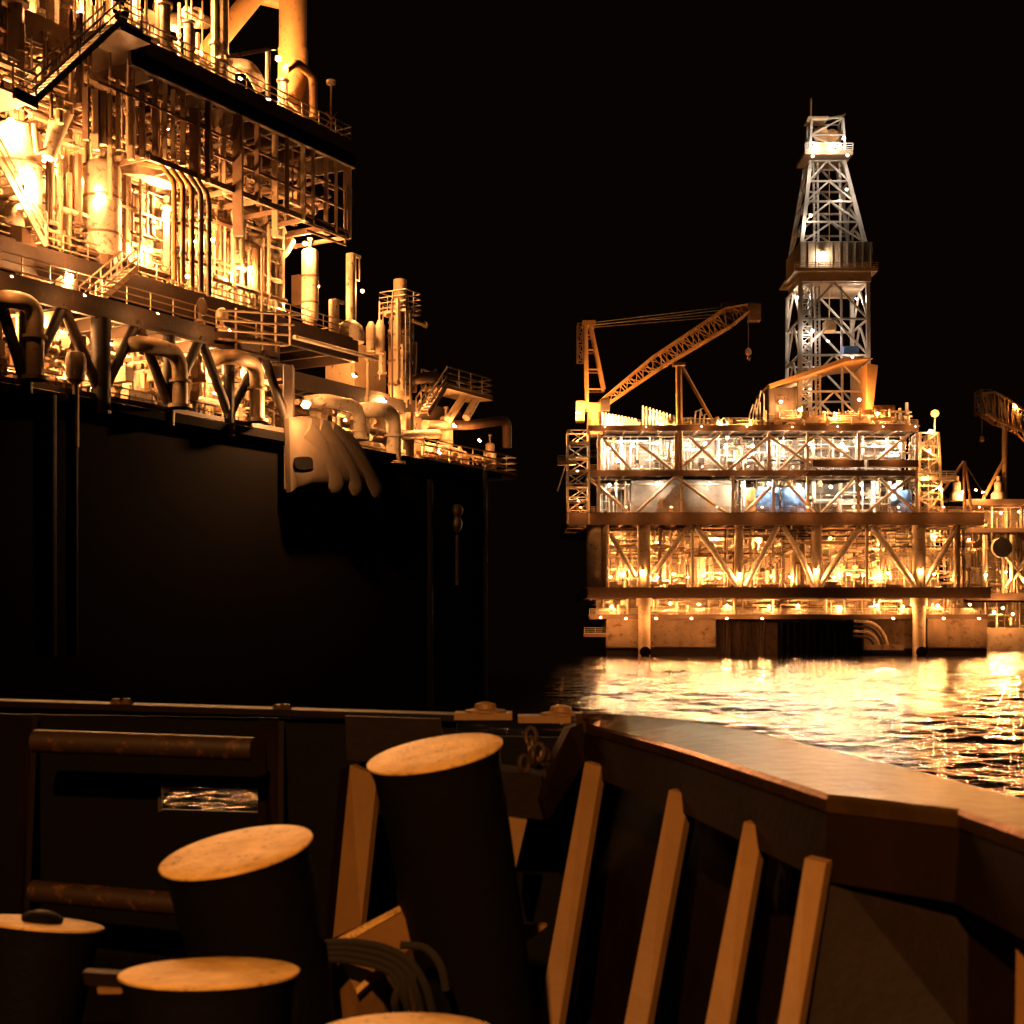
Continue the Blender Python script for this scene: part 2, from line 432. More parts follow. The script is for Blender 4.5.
# dense unnumbered pipework of each storey
def pw(name, args, **k):
    mb = MB(RW); pipework(mb, *args, **k); mb.build(name, plat, kind='stuff')
for i in range(4):
    x0 = RX(592)+(RX(975)-RX(592))*i/4; x1 = RX(592)+(RX(975)-RX(592))*(i+1)/4
    pw('pipework', (x0, x1, 2.0, 14, RZ(588), RZ(527), 130, 10+i), vert=0.3, mats=(CREAM, CREAM, TAN, BROWN))
    mb = MB(RW); rn = random.Random(77+i)
    for k in range(16):
        mb.use(rn.choice((CREAM, TAN, BROWN, DARK))); z = RZ(556)+rn.random()*(RZ(527)-RZ(556)); w = rn.uniform(2.5, 9)
        mb.beam((x0, w, z), (x1, w, z), rn.choice((.12,.2,.4)), rn.choice((.12,.2,.3)))
    mb.build('pipe_rack', plat, kind='stuff')
    pw('pipework', (x0, x1, 1.8, 10, RZ(615), RZ(599), 45, 20+i), vert=0.4)
for i in range(2):
    x0 = RX(602)+(RX(914)-RX(602))*i/2; x1 = RX(602)+(RX(914)-RX(602))*(i+1)/2
    pw('pipework', (x0, x1, 1.5, 8, RZ(471), RZ(434), 120, 30+i), mats=(WHITE, WHITE, GALV, TAN, DARK, BROWN), rmax=0.4)
    pw('pipework', (RX(740)*(1-i)+RX(815)*i, RX(815)*(1-i)+RX(912)*i, 2.5, 9, RZ(513), RZ(479), 80, 40+i), mats=(WHITE, WHITE, GALV, TAN, BROWN, DARK), rmax=.4)
pw('pipework', (RX(602), RX(632), 1.5, 9, RZ(513), RZ(479), 24, 44), mats=(WHITE, GALV, TAN))
pw('pipework', (RX(650), RX(765), 1, 5, RZ(426), RZ(416), 45, 50), mats=(WHITE, CREAM, TAN))
pw('pipework', (RX(768), RX(915), .8, 6, RZ(426), RZ(408), 120, 51), mats=(CREAM, CREAM, TAN, ORNG), rmax=0.4)
pw('pipework', (RX(918), RX(945), 2, 12, RZ(513), RZ(430), 60, 52), mats=(CREAM, TAN, ORNG), rmax=0.3)
pw('pipework', (RX(920), RX(960), 4, 14, RZ(513), RZ(490), 40, 53), mats=(CREAM, TAN, ORNG), rmax=0.3)
for k in range(10):
    mb = MB(RW); x = RX(606)+k*5.6
    mb.beam((x, 2.0, RZ(586)), (x+3.2, 2.0, RZ(586)), 0.8, 0.6)
    if k in (0, 1, 4, 7): mb.beam((x+.5,2.0,RZ(583)), (x+2.2,2.0,RZ(583)), 0.6, 0.5)
    mb.build('pump_skid', plat, BROWN)
# white cylindrical accommodation/tank modules
t = thing('storage_module', 'broad white wall module with two pools of lamplight on third storey of drilling platform', 'module', RW(RX(684), 2, RZ(513)))
mb = MB(RW)
n = 18; pts = [(RX(633)+(RX(735)-RX(633))*k/n, 3.2-1.6*math.sin(PI*k/n)) for k in range(n+1)]
for (xa, ya), (xb, yb) in zip(pts[:-1], pts[1:]):
    mb.add([Vector(RW(xa,ya,RZ(513))), Vector(RW(xb,yb,RZ(513))), Vector(RW(xb,yb,RZ(479))), Vector(RW(xa,ya,RZ(479)))], [(0,1,2,3)])
mb.box((RX(633), 3.21, RZ(513)), (RX(735), 8.5, RZ(479)))
mb.build('shell', t, GREY, smooth=True)
for px in (659, 708): MB(RW).box((RX(px), 1.62, RZ(507)), (RX(px)+0.9, 1.9, RZ(496))).build('door', t, TAN)
MB(RW).box((RX(636), 1.3, RZ(484)), (RX(733), 1.5, RZ(482.5))).build('pipe', t, GALV)
o = MB(RW).box((RX(748), 1.6, RZ(511)), (RX(757), 3.4, RZ(487))); o.box((RX(748.6), 1.5, RZ(500)), (RX(756.4), 1.6, RZ(499))); o.box((RX(752.3), 1.48, RZ(510)), (RX(752.7), 1.6, RZ(488)))
solo(o, 'locker', ORNG, 'tall orange locker between white wall module and blue tarpaulins', 'locker')
def tarp(px0, px1, pt, pb, seed, label):
    rn = random.Random(seed); mb = MB(); nx, nz = 14, 12; vs = []
    for j in range(nz+1):
        for i in range(nx+1):
            x = RX(px0)+(RX(px1)-RX(px0))*i/nx; z = RZ(pt)+(RZ(pb)-RZ(pt))*j/nz
            vs.append(Vector(RW(x, 1.7+0.45*mnoise.noise(Vector((x*0.7, z*0.7, seed)))+0.2*mnoise.noise(Vector((x*2,z*2,seed))), z+(0.25*math.sin(i*1.3) if j == nz else 0))))
    q = len(vs); vs += [v+Vector((0,0.06,0)) for v in vs]
    fs = []
    for j in range(nz):
        for i in range(nx):
            a = j*(nx+1)+i; fs += [(a, a+1, a+nx+2, a+nx+1), (q+a, q+a+nx+1, q+a+nx+2, q+a+1)]
    mb.add(vs, fs); solo(mb, 'tarpaulin', BLUE, label, 'tarpaulin', 'blue tarpaulins on the drilling platform', smooth=True)
tarp(758, 781, 486, 511, 1, 'left one of the two joined blue tarpaulins hung beside orange locker')
tarp(783, 807, 487, 511, 2, 'right one of the two joined blue tarpaulins, ending at a steel post')
tarp(893, 914, 489, 511, 3, 'small blue tarpaulin at far right end of the third storey')
# lattice access tower at the left end
t = thing('lattice_tower', 'orange lit lattice access tower on left end of drilling platform', 'tower', RW(RX(580), 3, RZ(524)))
mb = MB(RW); z0, z1 = RZ(524), RZ(430)
mb.lattice([(RX(568),0,z0),(RX(589),0,z0),(RX(589),5,z0),(RX(568),5,z0)], [(RX(568),0,z1),(RX(589),0,z1),(RX(589),5,z1),(RX(568),5,z1)], 7, 0.16, 0.1)
mb.build('frame', t, CREAM)
for k in range(6):
    z = z0+(z1-z0)*(k+0.5)/6.3
    mb = MB(RW); mb.box((RX(569), 0.3, z), (RX(588), 4.7, z+0.12)); mb.beam((RX(570), 2, z+0.1), (RX(587), 2, z+2.4), 0.3, 0.15); mb.build('landing', t, TAN)
t = thing('side_balcony', 'small railed balcony jutting from the left lattice tower with a slanting pole', 'balcony', RW(RX(566), 1, RZ(464)))
MB(RW).box((RX(558), 0, RZ(464)), (RX(576), 2.5, RZ(462))).build('floor', t, TAN)
rail_mesh(MB(RW), [(RX(558),0,RZ(462)),(RX(576),0,RZ(462))], r=.05).build('rail', t, CREAM)
MB(RW).cyl(R(566,464,0.5), R(557,492,-2), 0.12, 8).build('pole', t, TAN)
# crane
CR = 'orange lattice boom crane on left end of drilling platform, boom raised to the right'
t = thing('crane', CR, 'crane', RW(RX(596), 6, RZ(430)))
mb = MB(RW); mb.cyl((RX(597),6,RZ(430)), (RX(597),6,RZ(408)), 1.5, 14); mb.cyl((RX(597),6,RZ(408)), (RX(597),6,RZ(405)), 2.1, 14); mb.build('pedestal', t, ORNG, smooth=True)
mb = MB(RW); mb.box((RX(586),3.8,RZ(405)), (RX(606),8.2,RZ(399))); mb.box((RX(577),4.2,RZ(417)), (RX(586),7.5,RZ(397))); mb.build('machinery_house', t, ORNG)
mb = MB(RW); mb.box((RX(602),2.6,RZ(408)), (RX(611),4.8,RZ(396))); mb.use(DARK).box((RX(603),2.5,RZ(403)), (RX(610),2.6,RZ(397.5))); mb.build('cab', t, ORNG)
mb = MB(RW)
for d in (4.4, 7.6):
    mb.beam((RX(588.5),d,RZ(399)), (RX(587.5),d,RZ(317)), 0.6); mb.beam((RX(606),d,RZ(385)), (RX(592),d,RZ(317)), 0.5)
    for py in (385, 365, 345, 330): mb.beam((RX(588),d,RZ(py)), (RX(592+(py-317)*.2),d,RZ(py)), 0.25)
for py in (385, 350, 318): mb.beam((RX(588),4.4,RZ(py)), (RX(588),7.6,RZ(py)), 0.35)
mb.box((RX(584),4.2,RZ(320)), (RX(597),7.8,RZ(315))); mb.build('mast', t, ORNG)
mb = MB(RW).lattice([(RX(579),4.4,RZ(356)),(RX(585),4.4,RZ(356)),(RX(585),7,RZ(356)),(RX(579),7,RZ(356))],[(RX(579),4.4,RZ(318)),(RX(585),4.4,RZ(318)),(RX(585),7,RZ(318)),(RX(579),7,RZ(318))], 4, .12, .08); mb.build('ladder_cage', t, BROWN)
mb = MB(RW)
bA = [(RX(600),4.6,RZ(398)),(RX(604),4.6,RZ(403)),(RX(604),7.4,RZ(403)),(RX(600),7.4,RZ(398))]
bB = [(RX(655),4.2,RZ(352)),(RX(664),4.2,RZ(362)),(RX(664),7.8,RZ(362)),(RX(655),7.8,RZ(352))]
bC = [(RX(728),4.2,RZ(303)),(RX(738),4.2,RZ(318)),(RX(738),7.8,RZ(318)),(RX(728),7.8,RZ(303))]
bD = [(RX(752),5,RZ(298)),(RX(754),5,RZ(305)),(RX(754),7,RZ(305)),(RX(752),7,RZ(298))]
mb.lattice(bA, bB, 7, 0.15, 0.08); mb.lattice(bB, bC, 9, 0.15, 0.08); mb.lattice(bC, bD, 3, 0.15, 0.08)
lo = [(RX(604),6,RZ(405)), (RX(680),6,RZ(362)), (RX(716),6,RZ(345)), (RX(754),6,RZ(306))]
bm_ = mb.build('boom', t, ORNG)
mb = MB(RW); mb.box((RX(726),4.6,RZ(303)), (RX(740),7.4,RZ(296))); mb.lathe(R(757,300,6), [(1.1,-.4),(1.1,.4)], 14, (0,1,0)); mb.box((RX(754),5,RZ(314)), (RX(766),7,RZ(297))); mb.beam(R(733,300,6), R(757,302,6), .8); mb.build('boom_head', bm_, BROWN)
mb = MB(RW)
for d in (4.8, 7.2): mb.cyl((RX(593),d,RZ(317)), (RX(728),d,RZ(301)), 0.07, 5); mb.cyl((RX(593),d,RZ(319)), (RX(726),d,RZ(308)), 0.06, 5)
mb.build('pendant_line', t, TAN)
MB(RW).cyl(R(754,306,6), R(754,342,6), 0.04, 5).build('hoist_rope', t, BROWN)
mb = MB(RW); mb.lathe(R(754,350,6), [(0.1,0),(0.6,0.5),(0.5,1.2),(0.1,1.6)], 10); mb.tube([R(754,350,6), R(753,352,6), R(755,354,6), R(756,351,6)], 0.15, 6); mb.build('hook_block', t, ORNG)
t = thing('boom_rest', 'tall tan crane boom rest post with slanting strut behind the deck edge', 'boom rest', RW(RX(680), 0.6, RZ(472)))
mb = MB(RW); mb.cyl((RX(678.5),.4,RZ(472)), (RX(678.5),2,RZ(363)), 0.3, 10); mb.cyl((RX(682),.4,RZ(472)), (RX(681.5),2,RZ(363)), 0.3, 10); mb.build('post', t, ORNG, smooth=True)
MB(RW).cyl(R(683,364,2), R(719,428,2), 0.3, 10).build('strut', t, ORNG, smooth=True)
MB(RW).box((RX(674), 1, RZ(364)), (RX(686), 3, RZ(361))).build('saddle', t, BROWN)
# fin panels on the top deck
def fins(px0, px1, pt0, pt1, pb, n, label, m):
    t = thing('louvre_panel', label, 'panel', RW(RX((px0+px1)/2), 5, RZ(pb)), 'white louvre panels on the top deck')
    for k in range(n):
        q = k/(n-1); x = RX(px0)+(RX(px1)-RX(px0))*q; zt = RZ(pt0+(pt1-pt0)*q)
        mb = MB(RW); mb.beam((x,4.0,RZ(pb)), (x,4.0,zt), 0.28, 0.5); mb.beam((x+.7,4.6,RZ(pb)), (x+.1,4.4,zt), 0.2, 0.2); mb.build('fin', t, m)
    mb = MB(RW); mb.beam((RX(px0),4.2,RZ(pb-1)), (RX(px1),4.2,RZ(pb-1)), .3); mb.beam((RX(px0),4.3,RZ(pt0+2)), (RX(px1),4.3,RZ(pt1+2)), .15); mb.build('rail', t, m)
fins(645, 683, 402, 414, 426, 12, 'tall white louvre panel left of the boom rest', WHITE)
fins(604, 637, 409, 415, 422, 11, 'low white louvre panel right beside the crane pedestal', WHITE)
o = MB(RW).box((RX(606),3,RZ(426)), (RX(642),7,RZ(420)));
for k in range(9): o.box((RX(608+3.8*k),2.9,RZ(425.5)), (RX(609+3.8*k),3,RZ(420.5)))
solo(o, 'container', WHITE, 'long low white container below the low louvre panel', 'container')
for i, (px, h) in enumerate(((697,3.2),(702,3.6),(706,2.6))):
    MB(RW)
    mb = MB(RW).tube([(RX(px),4,RZ(426)), (RX(px)+.3,4,RZ(426)+h), (RX(px)+1.1,4,RZ(426)+h+.3), (RX(px)+1.5,4,RZ(426)+h-.8)], 0.15, 7)
    mb.lathe((RX(px),4,RZ(426)), [(.3,0),(.3,.3)], 8)
    solo(mb, 'vent_pipe', WHITE, 'white gooseneck vent pipe, %s of three right of the boom rest' % ('left','middle','right')[i], 'vent pipe', 'white gooseneck vents on the top deck')
for i, (px, h) in enumerate(((757,4.5),(761,5.5),(765,7.0))):
    mb = MB(RW).tube([(RX(px)-1,4,RZ(426)), (RX(px)-.6,4,RZ(426)+h*.6), (RX(px),4,RZ(426)+h), (RX(px)+.5,4,RZ(426)+h-.7), (RX(px)+.6,4,RZ(426))], 0.14, 7)
    mb.beam((RX(px)-.8,4,RZ(426)+h*.3),(RX(px)+.6,4,RZ(426)+h*.3),.12)
    solo(mb, 'hose_loop', WHITE, 'white arched hose frame, %s of three left of the drill floor' % ('lowest','middle','tallest')[i], 'hose', 'white arched hose frames')
# derrick, standing 14 m behind the face
S0 = S; S = S0*1.055
t = thing('derrick', 'tall pale lattice drilling derrick with tan windwall box and crown platform', 'derrick', RW(RX(830), 14, RZ(420)))
def sq(px0, px1, py, d0, d1): return [(RX(px0),d0,RZ(py)),(RX(px1),d0,RZ(py)),(RX(px1),d1,RZ(py)),(RX(px0),d1,RZ(py))]
MB(RW).lattice(sq(793,861,432,8,20), sq(794,860,290,8,20), 4, 0.34, 0.17, 'K').build('lower_frame', t, GALV)
MB(RW).lattice(sq(796,858,250,8.5,19.5), sq(808,841,165,11.5,16.5), 4, 0.34, 0.16, 'K').build('upper_frame', t, GALV)
MB(RW).lattice(sq(808,843,155,12,16), sq(810,841,121,12.2,15.8), 2, 0.2, 0.12).build('crown_frame', t, GALV)
mb = MB(RW)
for px in (812, 816, 838): mb.beam((RX(px),10,RZ(424)), (RX(px),12.5,RZ(165)), 0.35)
for k in range(60): mb.beam((RX(812),10+2.5*k/60,RZ(424)+k*.76), (RX(816),10+2.5*k/60,RZ(424)+k*.76), 0.1)
mb.build('guide_rails', t, GALV)
MB(RW).lattice(sq(796,806,424,9,11), sq(797,806,290,9,11), 16, 0.14, 0.09).build('ladder_cage', t, WHITE)
mb = MB(RW); mb.box((RX(793),7.5,RZ(279)), (RX(864),20.5,RZ(251))); mb.box((RX(787),6.6,RZ(280.5)), (RX(868),21.4,RZ(278)))
for k in range(10): mb.box((RX(793.5+7.6*k),7.35,RZ(278)), (RX(794.5+7.6*k),7.5,RZ(252)))
mb.box((RX(795),7.0,RZ(290)), (RX(862),20,RZ(280.5))); mb.build('windwall', t, TAN)
rail_mesh(MB(RW), [(RX(787),6.6,RZ(278)),(RX(868),6.6,RZ(278))], r=.05, step=2).build('rail', t, TAN)
mb = MB(RW); mb.box((RX(801),10,RZ(161)), (RX(848),18,RZ(157))); mb.build('crown_platform', t, TAN)
rail_mesh(MB(RW), [(RX(801),10,RZ(157)),(RX(848),10,RZ(157))], r=.06, step=2, h=1.3).build('rail', t, GALV)
mb = MB(RW); mb.box((RX(816),12.5,RZ(153)), (RX(832),15,RZ(145))); mb.lathe(R(820,136,13), [(1.4,-.5),(1.4,.5)], 16, (0.3,1,0)); mb.lathe(R(832,136,14), [(1.3,-.4),(1.3,.4)], 16, (0.3,1,0)); mb.build('crown_block', t, ORNG)
mb = MB(RW); mb.box((RX(806),11.8,RZ(122)), (RX(826),16,RZ(120))); mb.beam(R(826,121,13), R(844,116,13), .6, .3); mb.build('crown_beam', t, TAN)
MB(RW).cyl(R(809,124,12), R(809,102,12), 0.13, 6).build('antenna', t, ORNG)
mb = MB(RW); mb.box((RX(838),9,RZ(360)), (RX(853),12,RZ(351))); mb.build('hoist_box', t, BLUE)
mb = MB(RW); mb.box((RX(824),12,RZ(332)), (RX(834),15,RZ(322))); mb.cyl(R(829,322,13.5), R(829,165,13.5), .1, 6); mb.build('travelling_block', t, ORNG)
S = S0*1.015
# drill floor shelter
t = thing('drill_floor_shelter', 'orange slant roofed drill floor shelter at foot of the derrick', 'shelter', RW(RX(825), 8, RZ(424)))
mb = MB(RW); mb.prism([R(768,385,3), R(845,358,3), R(872,359,3), R(845,362,3), R(770,389,3)], (0,14,0)); mb.build('roof', t, ORNG)
mb = MB(RW); mb.box((RX(768),3.5,RZ(422)), (RX(797),15,RZ(388)));
for k in range(5): mb.box((RX(769+6*k),3.35,RZ(421)), (RX(770+6*k),3.5,RZ(389)))
mb.use(DARK).box((RX(776),3.3,RZ(404)), (RX(784),3.5,RZ(396))); mb.build('left_wall', t, ORNG)
mb = MB(RW); mb.prism([R(866,364,3), R(877,366,3), R(872,410,3), R(866,410,3)], (0,12,0)); mb.build('right_wall', t, ORNG)
mb = MB(RW); mb.box((RX(788),2.5,RZ(424)), (RX(893),16,RZ(418))); mb.build('floor', t, TAN)
MB(RW).box((RX(872),5,RZ(420)), (RX(897),12,RZ(404))).build('annex', t, ORNG)
S = S0
for i, px in enumerate((906, 913)):
    mb = MB(RW).lathe(R(px,426,4), [(.6,0),(.6,2.4),(.3,2.9),(.3,3.8+i)], 10)
    solo(mb, 'exhaust_pipe', WHITE, 'short white exhaust pipe at right end of top deck, %s of the pair' % ('shorter','taller')[i], 'exhaust pipe', 'white exhaust pipes', smooth=True)
# flare posts to the right
t = thing('lamp_post', 'slim post carrying the round orange lamp above right edge of drilling platform', 'lamp post', RW(RX(940), 3, RZ(470)))
MB(RW).cyl(R(938,480,3), R(940,416,3), .16, 8).build('post', t, TAN)
MB(RW).lathe(R(940,415,3), [(.1,0),(.6,.3),(.75,.7),(.6,1.15),(.1,1.4)], 14).build('globe', t, GLOBE, smooth=True)
t = thing('side_scaffold', 'tan lattice side frame hung on right end of drilling platform', 'frame', RW(RX(930), 3, RZ(513)))
MB(RW).lattice(sq(920,944,512,1,6), sq(922,940,432,1,6), 6, .2, .12).build('frame', t, CREAM)
MB(RW).box((RX(919),0.5,RZ(480)), (RX(957),6,RZ(477))).build('landing', t, TAN)
rail_mesh(MB(RW), [(RX(919),.5,RZ(477)),(RX(957),.5,RZ(477))], r=.05).build('rail', t, CREAM)
t = thing('davit', 'slanting tripod davit on second deck between the two platforms', 'davit', RW(RX(970), 2, RZ(513)))
for a, b, r in (((930,513),(971,459),.25), ((968,513),(971,459),.25), ((976,513),(972,459),.25)): MB(RW).cyl(R(*a,2), R(*b,4), r, 8).build('leg', t, ORNG)
MB(RW).cyl(R(971,459,4), R(1024,487,20), .12, 6).build('stay', t, BROWN)
# railings on the decks
for i, (a, b, py, d) in enumerate(((588,990,588,.1), (569,983,513,.1), (590,810,471,.1), (589,918,426,.1), (590,990,615,1.6))):
    railing(RW, [(RX(a),d,RZ(py)), (RX(b),d,RZ(py))], 'thin railing along %s of the drilling platform' % ('the lowest main deck','the second deck','the third deck','the top deck','the cellar deck just above the hull')[i], CREAM if i in (3,4) else TAN, step=2.2, r=.045, group='deck edge railings of the drilling platform')
staircase(RW, R(736,588,1.9), R(758,556,1.9), (0,1.0,0), 'steep steel staircase in the bright pipework of the lowest storey', CREAM)
staircase(RW, R(783,488,-.4), R(808,472,-.4), (0,1.0,0), 'brown staircase climbing to the third deck above right blue tarpaulin', TAN)

# lamps of the far platform
def lampsR(rows):
    for where, cat_em, sz, face, pts, d in rows:
        n = len(pts)
        for i, (px, py) in enumerate(pts):
            lamp(RW, R(px, py, d), cat_em, ('floodlight %s, %s' % (where, ordn(i, n))) if n > 1 else 'floodlight '+where, 'floodlights of the drilling platform', sz, face)
DOWN = (0,-0.5,-0.85)
lampsR((
 ('blazing at brace feet in lowest storey of drilling platform', SODS, .55, DOWN, [(643,571),(740,574),(816,570),(921,570)], 0.0),
 ('low in the lowest storey between the brace feet', SOD, .8, (0,.5,-.8), [(597,574),(612,576),(625,572),(660,576),(676,573),(690,576),(706,574),(722,577),(756,573),(775,575),(794,576),(838,576),(853,573),(868,574),(880,576),(893,572),(940,573),(957,575)], 3.4),
 ('high in the lowest storey under the second deck', SOD, .9, (0,.2,-1), [(615,534),(660,540),(720,536),(765,540),(838,536),(890,538),(945,534)], 6.0),
 ('in the cellar strip under the lowest main deck', SOD, .7, (0,.5,-.8), [(612,606),(652,605),(671,603),(700,604),(728,605),(770,606),(800,605),(842,607),(879,605),(905,606),(940,605),(972,604)], 1.2),
 ('added under the cellar deck to light the hull blocks', SODL, .8, (0,.5,-.85), [(600,617),(625,618),(655,618),(690,618),(725,618),(760,618),(890,618),(940,618),(975,618)], -2.2),  # lamps added to turn the hull blocks orange
 ('added in front to brighten the top deck edge', SODL, .42, (0,.75,-.4), [(604,428),(645,428),(700,428),(745,428),(790,428),(835,428),(880,428),(912,428)], -2.2),  # this row and the next deck edges: lamps added to light the girders
 ('added in front to brighten third deck edge', SODL, .42, (0,.75,-.4), [(604,468),(640,468),(700,468),(745,468),(790,468),(838,456),(890,456)], -2.8),
 ('added in front to brighten second deck edge', SODL, .5, (0,.75,-.4), [(580,508),(625,508),(670,508),(715,508),(760,508),(805,508),(850,508),(895,508),(940,508),(975,508)], -2.4),
 ('white on the ceiling of the fourth storey', WHT, .85, DOWN, [(612,446),(634,443),(658,441),(688,442),(707,442),(728,445),(755,444),(783,440),(812,441),(845,442),(878,443),(903,442)], 2.6),
 ('white on the ceiling of the third storey', WHT, .7, DOWN, [(610,484),(744,484),(770,483),(800,485),(832,486),(862,484),(896,485)], 1.0),
 ('white above the broad white wall module', WHT, .42, DOWN, [(657,483),(710,483)], .2),
 ('cool white up the derrick legs', WHC, .65, DOWN, [(821,143),(857,142),(856,177),(819,204),(821,322),(862,350)], 7.0),
 ('added white inside the derrick below windwall', WHC, .8, (0,.3,-.9), [(812,281),(873,283),(843,327),(816,377)], 12.0),  # lamps added to brighten the dim lower frame
 ('added white to brighten the crown frame', WHC, .8, (-.3,.6,.3), [(828,127),(846,126)], 9.5),  # lamps added to lift the dark crown
 ('shining down the derrick windwall', WHC, .8, DOWN, [(831,243)], 6.6),
 ('on the crown of the derrick', WHC, .9, (0.2,-1,0), [(856,121)], 9.0),
 ('blazing orange on the drill floor', SOD, 1.0, (0,-1,-.2), [(783,400),(862,398),(802,408),(838,412),(880,412)], 2.0),
 ('along the edge of the top deck', SOD, 1.25, (0.1,.3,1), [(578,413),(590,428),(612,424),(660,426),(720,424),(750,427)], 0.8),
 ('blazing at right corner of the top deck', SODS, 1.0, (0.3,-1,0), [(932,431)], 1.0),
 ('up the left lattice tower', SOD, .6, DOWN, [(578,440),(578,469),(579,500)], 2.4),
 ('on the right side frame', SOD, .6, DOWN, [(930,450),(926,478),(940,488)], 0.2),
))
# vessels glimpsed in the lowest storey
for i, (px, r) in enumerate(((664,1.2),(708,.9),(758,1.3),(846,1.1),(890,1.3),(944,1.0))):
    vessel(RW, (RX(px), 7+(i%3)*1.5, RZ(586)), r, 5.0+(i%2), 'upright cream vessel in the lowest storey, %s of six' % ordn(i, 6), CREAM, group='upright vessels of the drilling platform')

# ================================================================== SECOND PLATFORM BEHIND
p2 = thing('production_platform', 'second lit platform half cut off at the right edge, behind the drilling platform', 'oil platform', RW(60, 80, 0))
D2 = 62; K2 = (250+D2)/250.0
def Q(px, py, d=0.0): return ((px-PX0)*S*K2, D2+d, CZ-(py-PY0)*S*K2)
def box2(a, b, d0, d1, name, m):
    p, q = Q(*a), Q(*b); mb = MB(RW).use(m).box((p[0], D2+d0, q[2]), (q[0], D2+d1, p[2])); return mb.build(name, p2)
for a, b in (((968,505),(1120,499)), ((972,600),(1120,593)), ((960,532),(1120,528))): box2(a, b, 0, 30, 'deck', BROWN)
box2((975,640),(1120,601), 14, 15, 'bulkhead', CREAM); box2((965,593),(1120,505), 12, 13, 'bulkhead', CREAM)
box2((968,656.5),(1120,628), 1, 20, 'hull_block', CONC)
for i in range(2):
    mb = MB(RW); pipework(mb, Q(960,0)[0]+14*i, Q(960,0)[0]+14*i+14, D2+1, D2+10, Q(0,593)[2], Q(0,506)[2], 90, 90+i, vert=.3); mb.build('pipework', p2, kind='stuff')
mb = MB(RW); pipework(mb, Q(985,0)[0], Q(1060,0)[0], D2+1, D2+8, Q(0,628)[2], Q(0,602)[2], 50, 95); mb.build('pipework', p2, kind='stuff')
for a, b in (((994,540),(1030,588)), ((1040,540),(1006,588)), ((985,535),(985,592)), ((1012,535),(1012,592))): MB(RW).cyl(Q(*a), Q(*b), .5, 10).build('brace', p2, CREAM, smooth=True)
mb = MB(RW); mb.lathe(Q(1000,548,-1), [(.4,-.8),(2.2,-.6),(2.2,.6),(.4,.8)], 20, (0,1,0)); solo(mb, 'cable_reel', TAN, 'big round brown reel under the deck of the second platform', 'reel')
t = thing('crane', 'curved lattice boom crane at right edge standing on the second platform', 'crane', RW(Q(1012,0)[0], D2+4, Q(0,500)[2]))
MB(RW).cyl(Q(1011,500,4), Q(1011,420,4), .6, 12).build('post', t, ORNG, smooth=True)
MB(RW).cyl(Q(989,498,4), Q(1010,458,4), .4, 10).build('strut', t, ORNG, smooth=True)
mb = MB(RW)
sec = [((985,392),(990,412)), ((998,391),(1002,420)), ((1012,398),(1014,424)), ((1026,408),(1026,430)), ((1060,440),(1056,458))]
for (a, b), (c, e) in zip(sec[:-1], sec[1:]):
    mb.lattice([Q(*a,2),Q(*b,2),Q(*b,6),Q(*a,6)], [Q(*c,2),Q(*e,2),Q(*e,6),Q(*c,6)], 3, .25, .13)
mb.build('boom', t, ORNG)
mb = MB(RW); a, b = Q(984,412,2), Q(994,388,2); mb.lattice([(a[0],D2+2,a[2]),(b[0],D2+2,a[2]),(b[0],D2+6,a[2]),(a[0],D2+6,a[2])],[(a[0],D2+2,b[2]),(b[0],D2+2,b[2]),(b[0],D2+6,b[2]),(a[0],D2+6,b[2])],3,.2,.12); mb.build('boom_head', t, BROWN)
mb = MB(RW); mb.cyl(Q(988,412,4), Q(988,433,4), .05, 5); mb.lathe(Q(988,440,4), [(.1,0),(.55,.4),(.5,1.2),(.1,1.6)], 10); mb.build('hook_block', t, ORNG)
for i, px in enumerate((961, 1003)):
    mb = MB(RW).lathe(Q(px,500,3), [(1.6,0),(1.6,1.6),(.9,2.4),(.9,4.2),(.5,4.6),(.5,5.6),(.1,5.7)], 14)
    solo(mb, 'vent_tower', CREAM, 'stepped cream vent on the second platform, %s' % ('left of the boom strut','right by the boom post')[i], 'vent', 'stepped vents', smooth=True)
pts2 = [(962,492),(975,490),(982,492),(1000,513),(1018,512),(975,515),(985,575),(1005,572),(1022,580),(968,540)]
for i, (px, py) in enumerate(pts2):
    lamp(RW, Q(px,py,-.5), SOD, 'orange floodlight of the second platform, %s' % ('leftmost of those above its top deck','middle of those above its top deck','rightmost of those above its top deck','left of the pair just under its top deck','right of the pair just under its top deck',
        'beside end of the drilling platform below its top deck','leftmost of the row near its lower deck','middle of the row near its lower deck','at frame edge near its lower deck','behind the end column of the drilling platform')[i], 'floodlights of the second platform', .9, DOWN)
lamp(RW, Q(1018,405,2), SODS, 'blazing floodlight hung under the boom of the cut off crane at the right edge', 'floodlights of the second platform', 1.0, (0,-1,0))
for i, (px, py) in enumerate(((993,612),(1002,608),(1012,614))):
    lamp(RW, Q(px,py,-.5), SOD, 'blazing floodlight above second platform hull, %s of three' % ('left','middle','right')[i], 'floodlights of the second platform', .9, (0,-1,-.3))

# ================================================================== NEAR PLATFORM (left)
near = thing('production_platform', 'towering lit production platform filling the left side, on a black hull', 'oil platform', LW(10, 8, 0))
def boxL(name, m, a, b, parent=None, label=None):
    mb = MB(LW).use(m).box(a, b); return mb.build(name, parent or near, label=label)
ZT, ZM, ZL, ZH = 35.8, 24.3, 21.8, 16.7
TE = 27.0
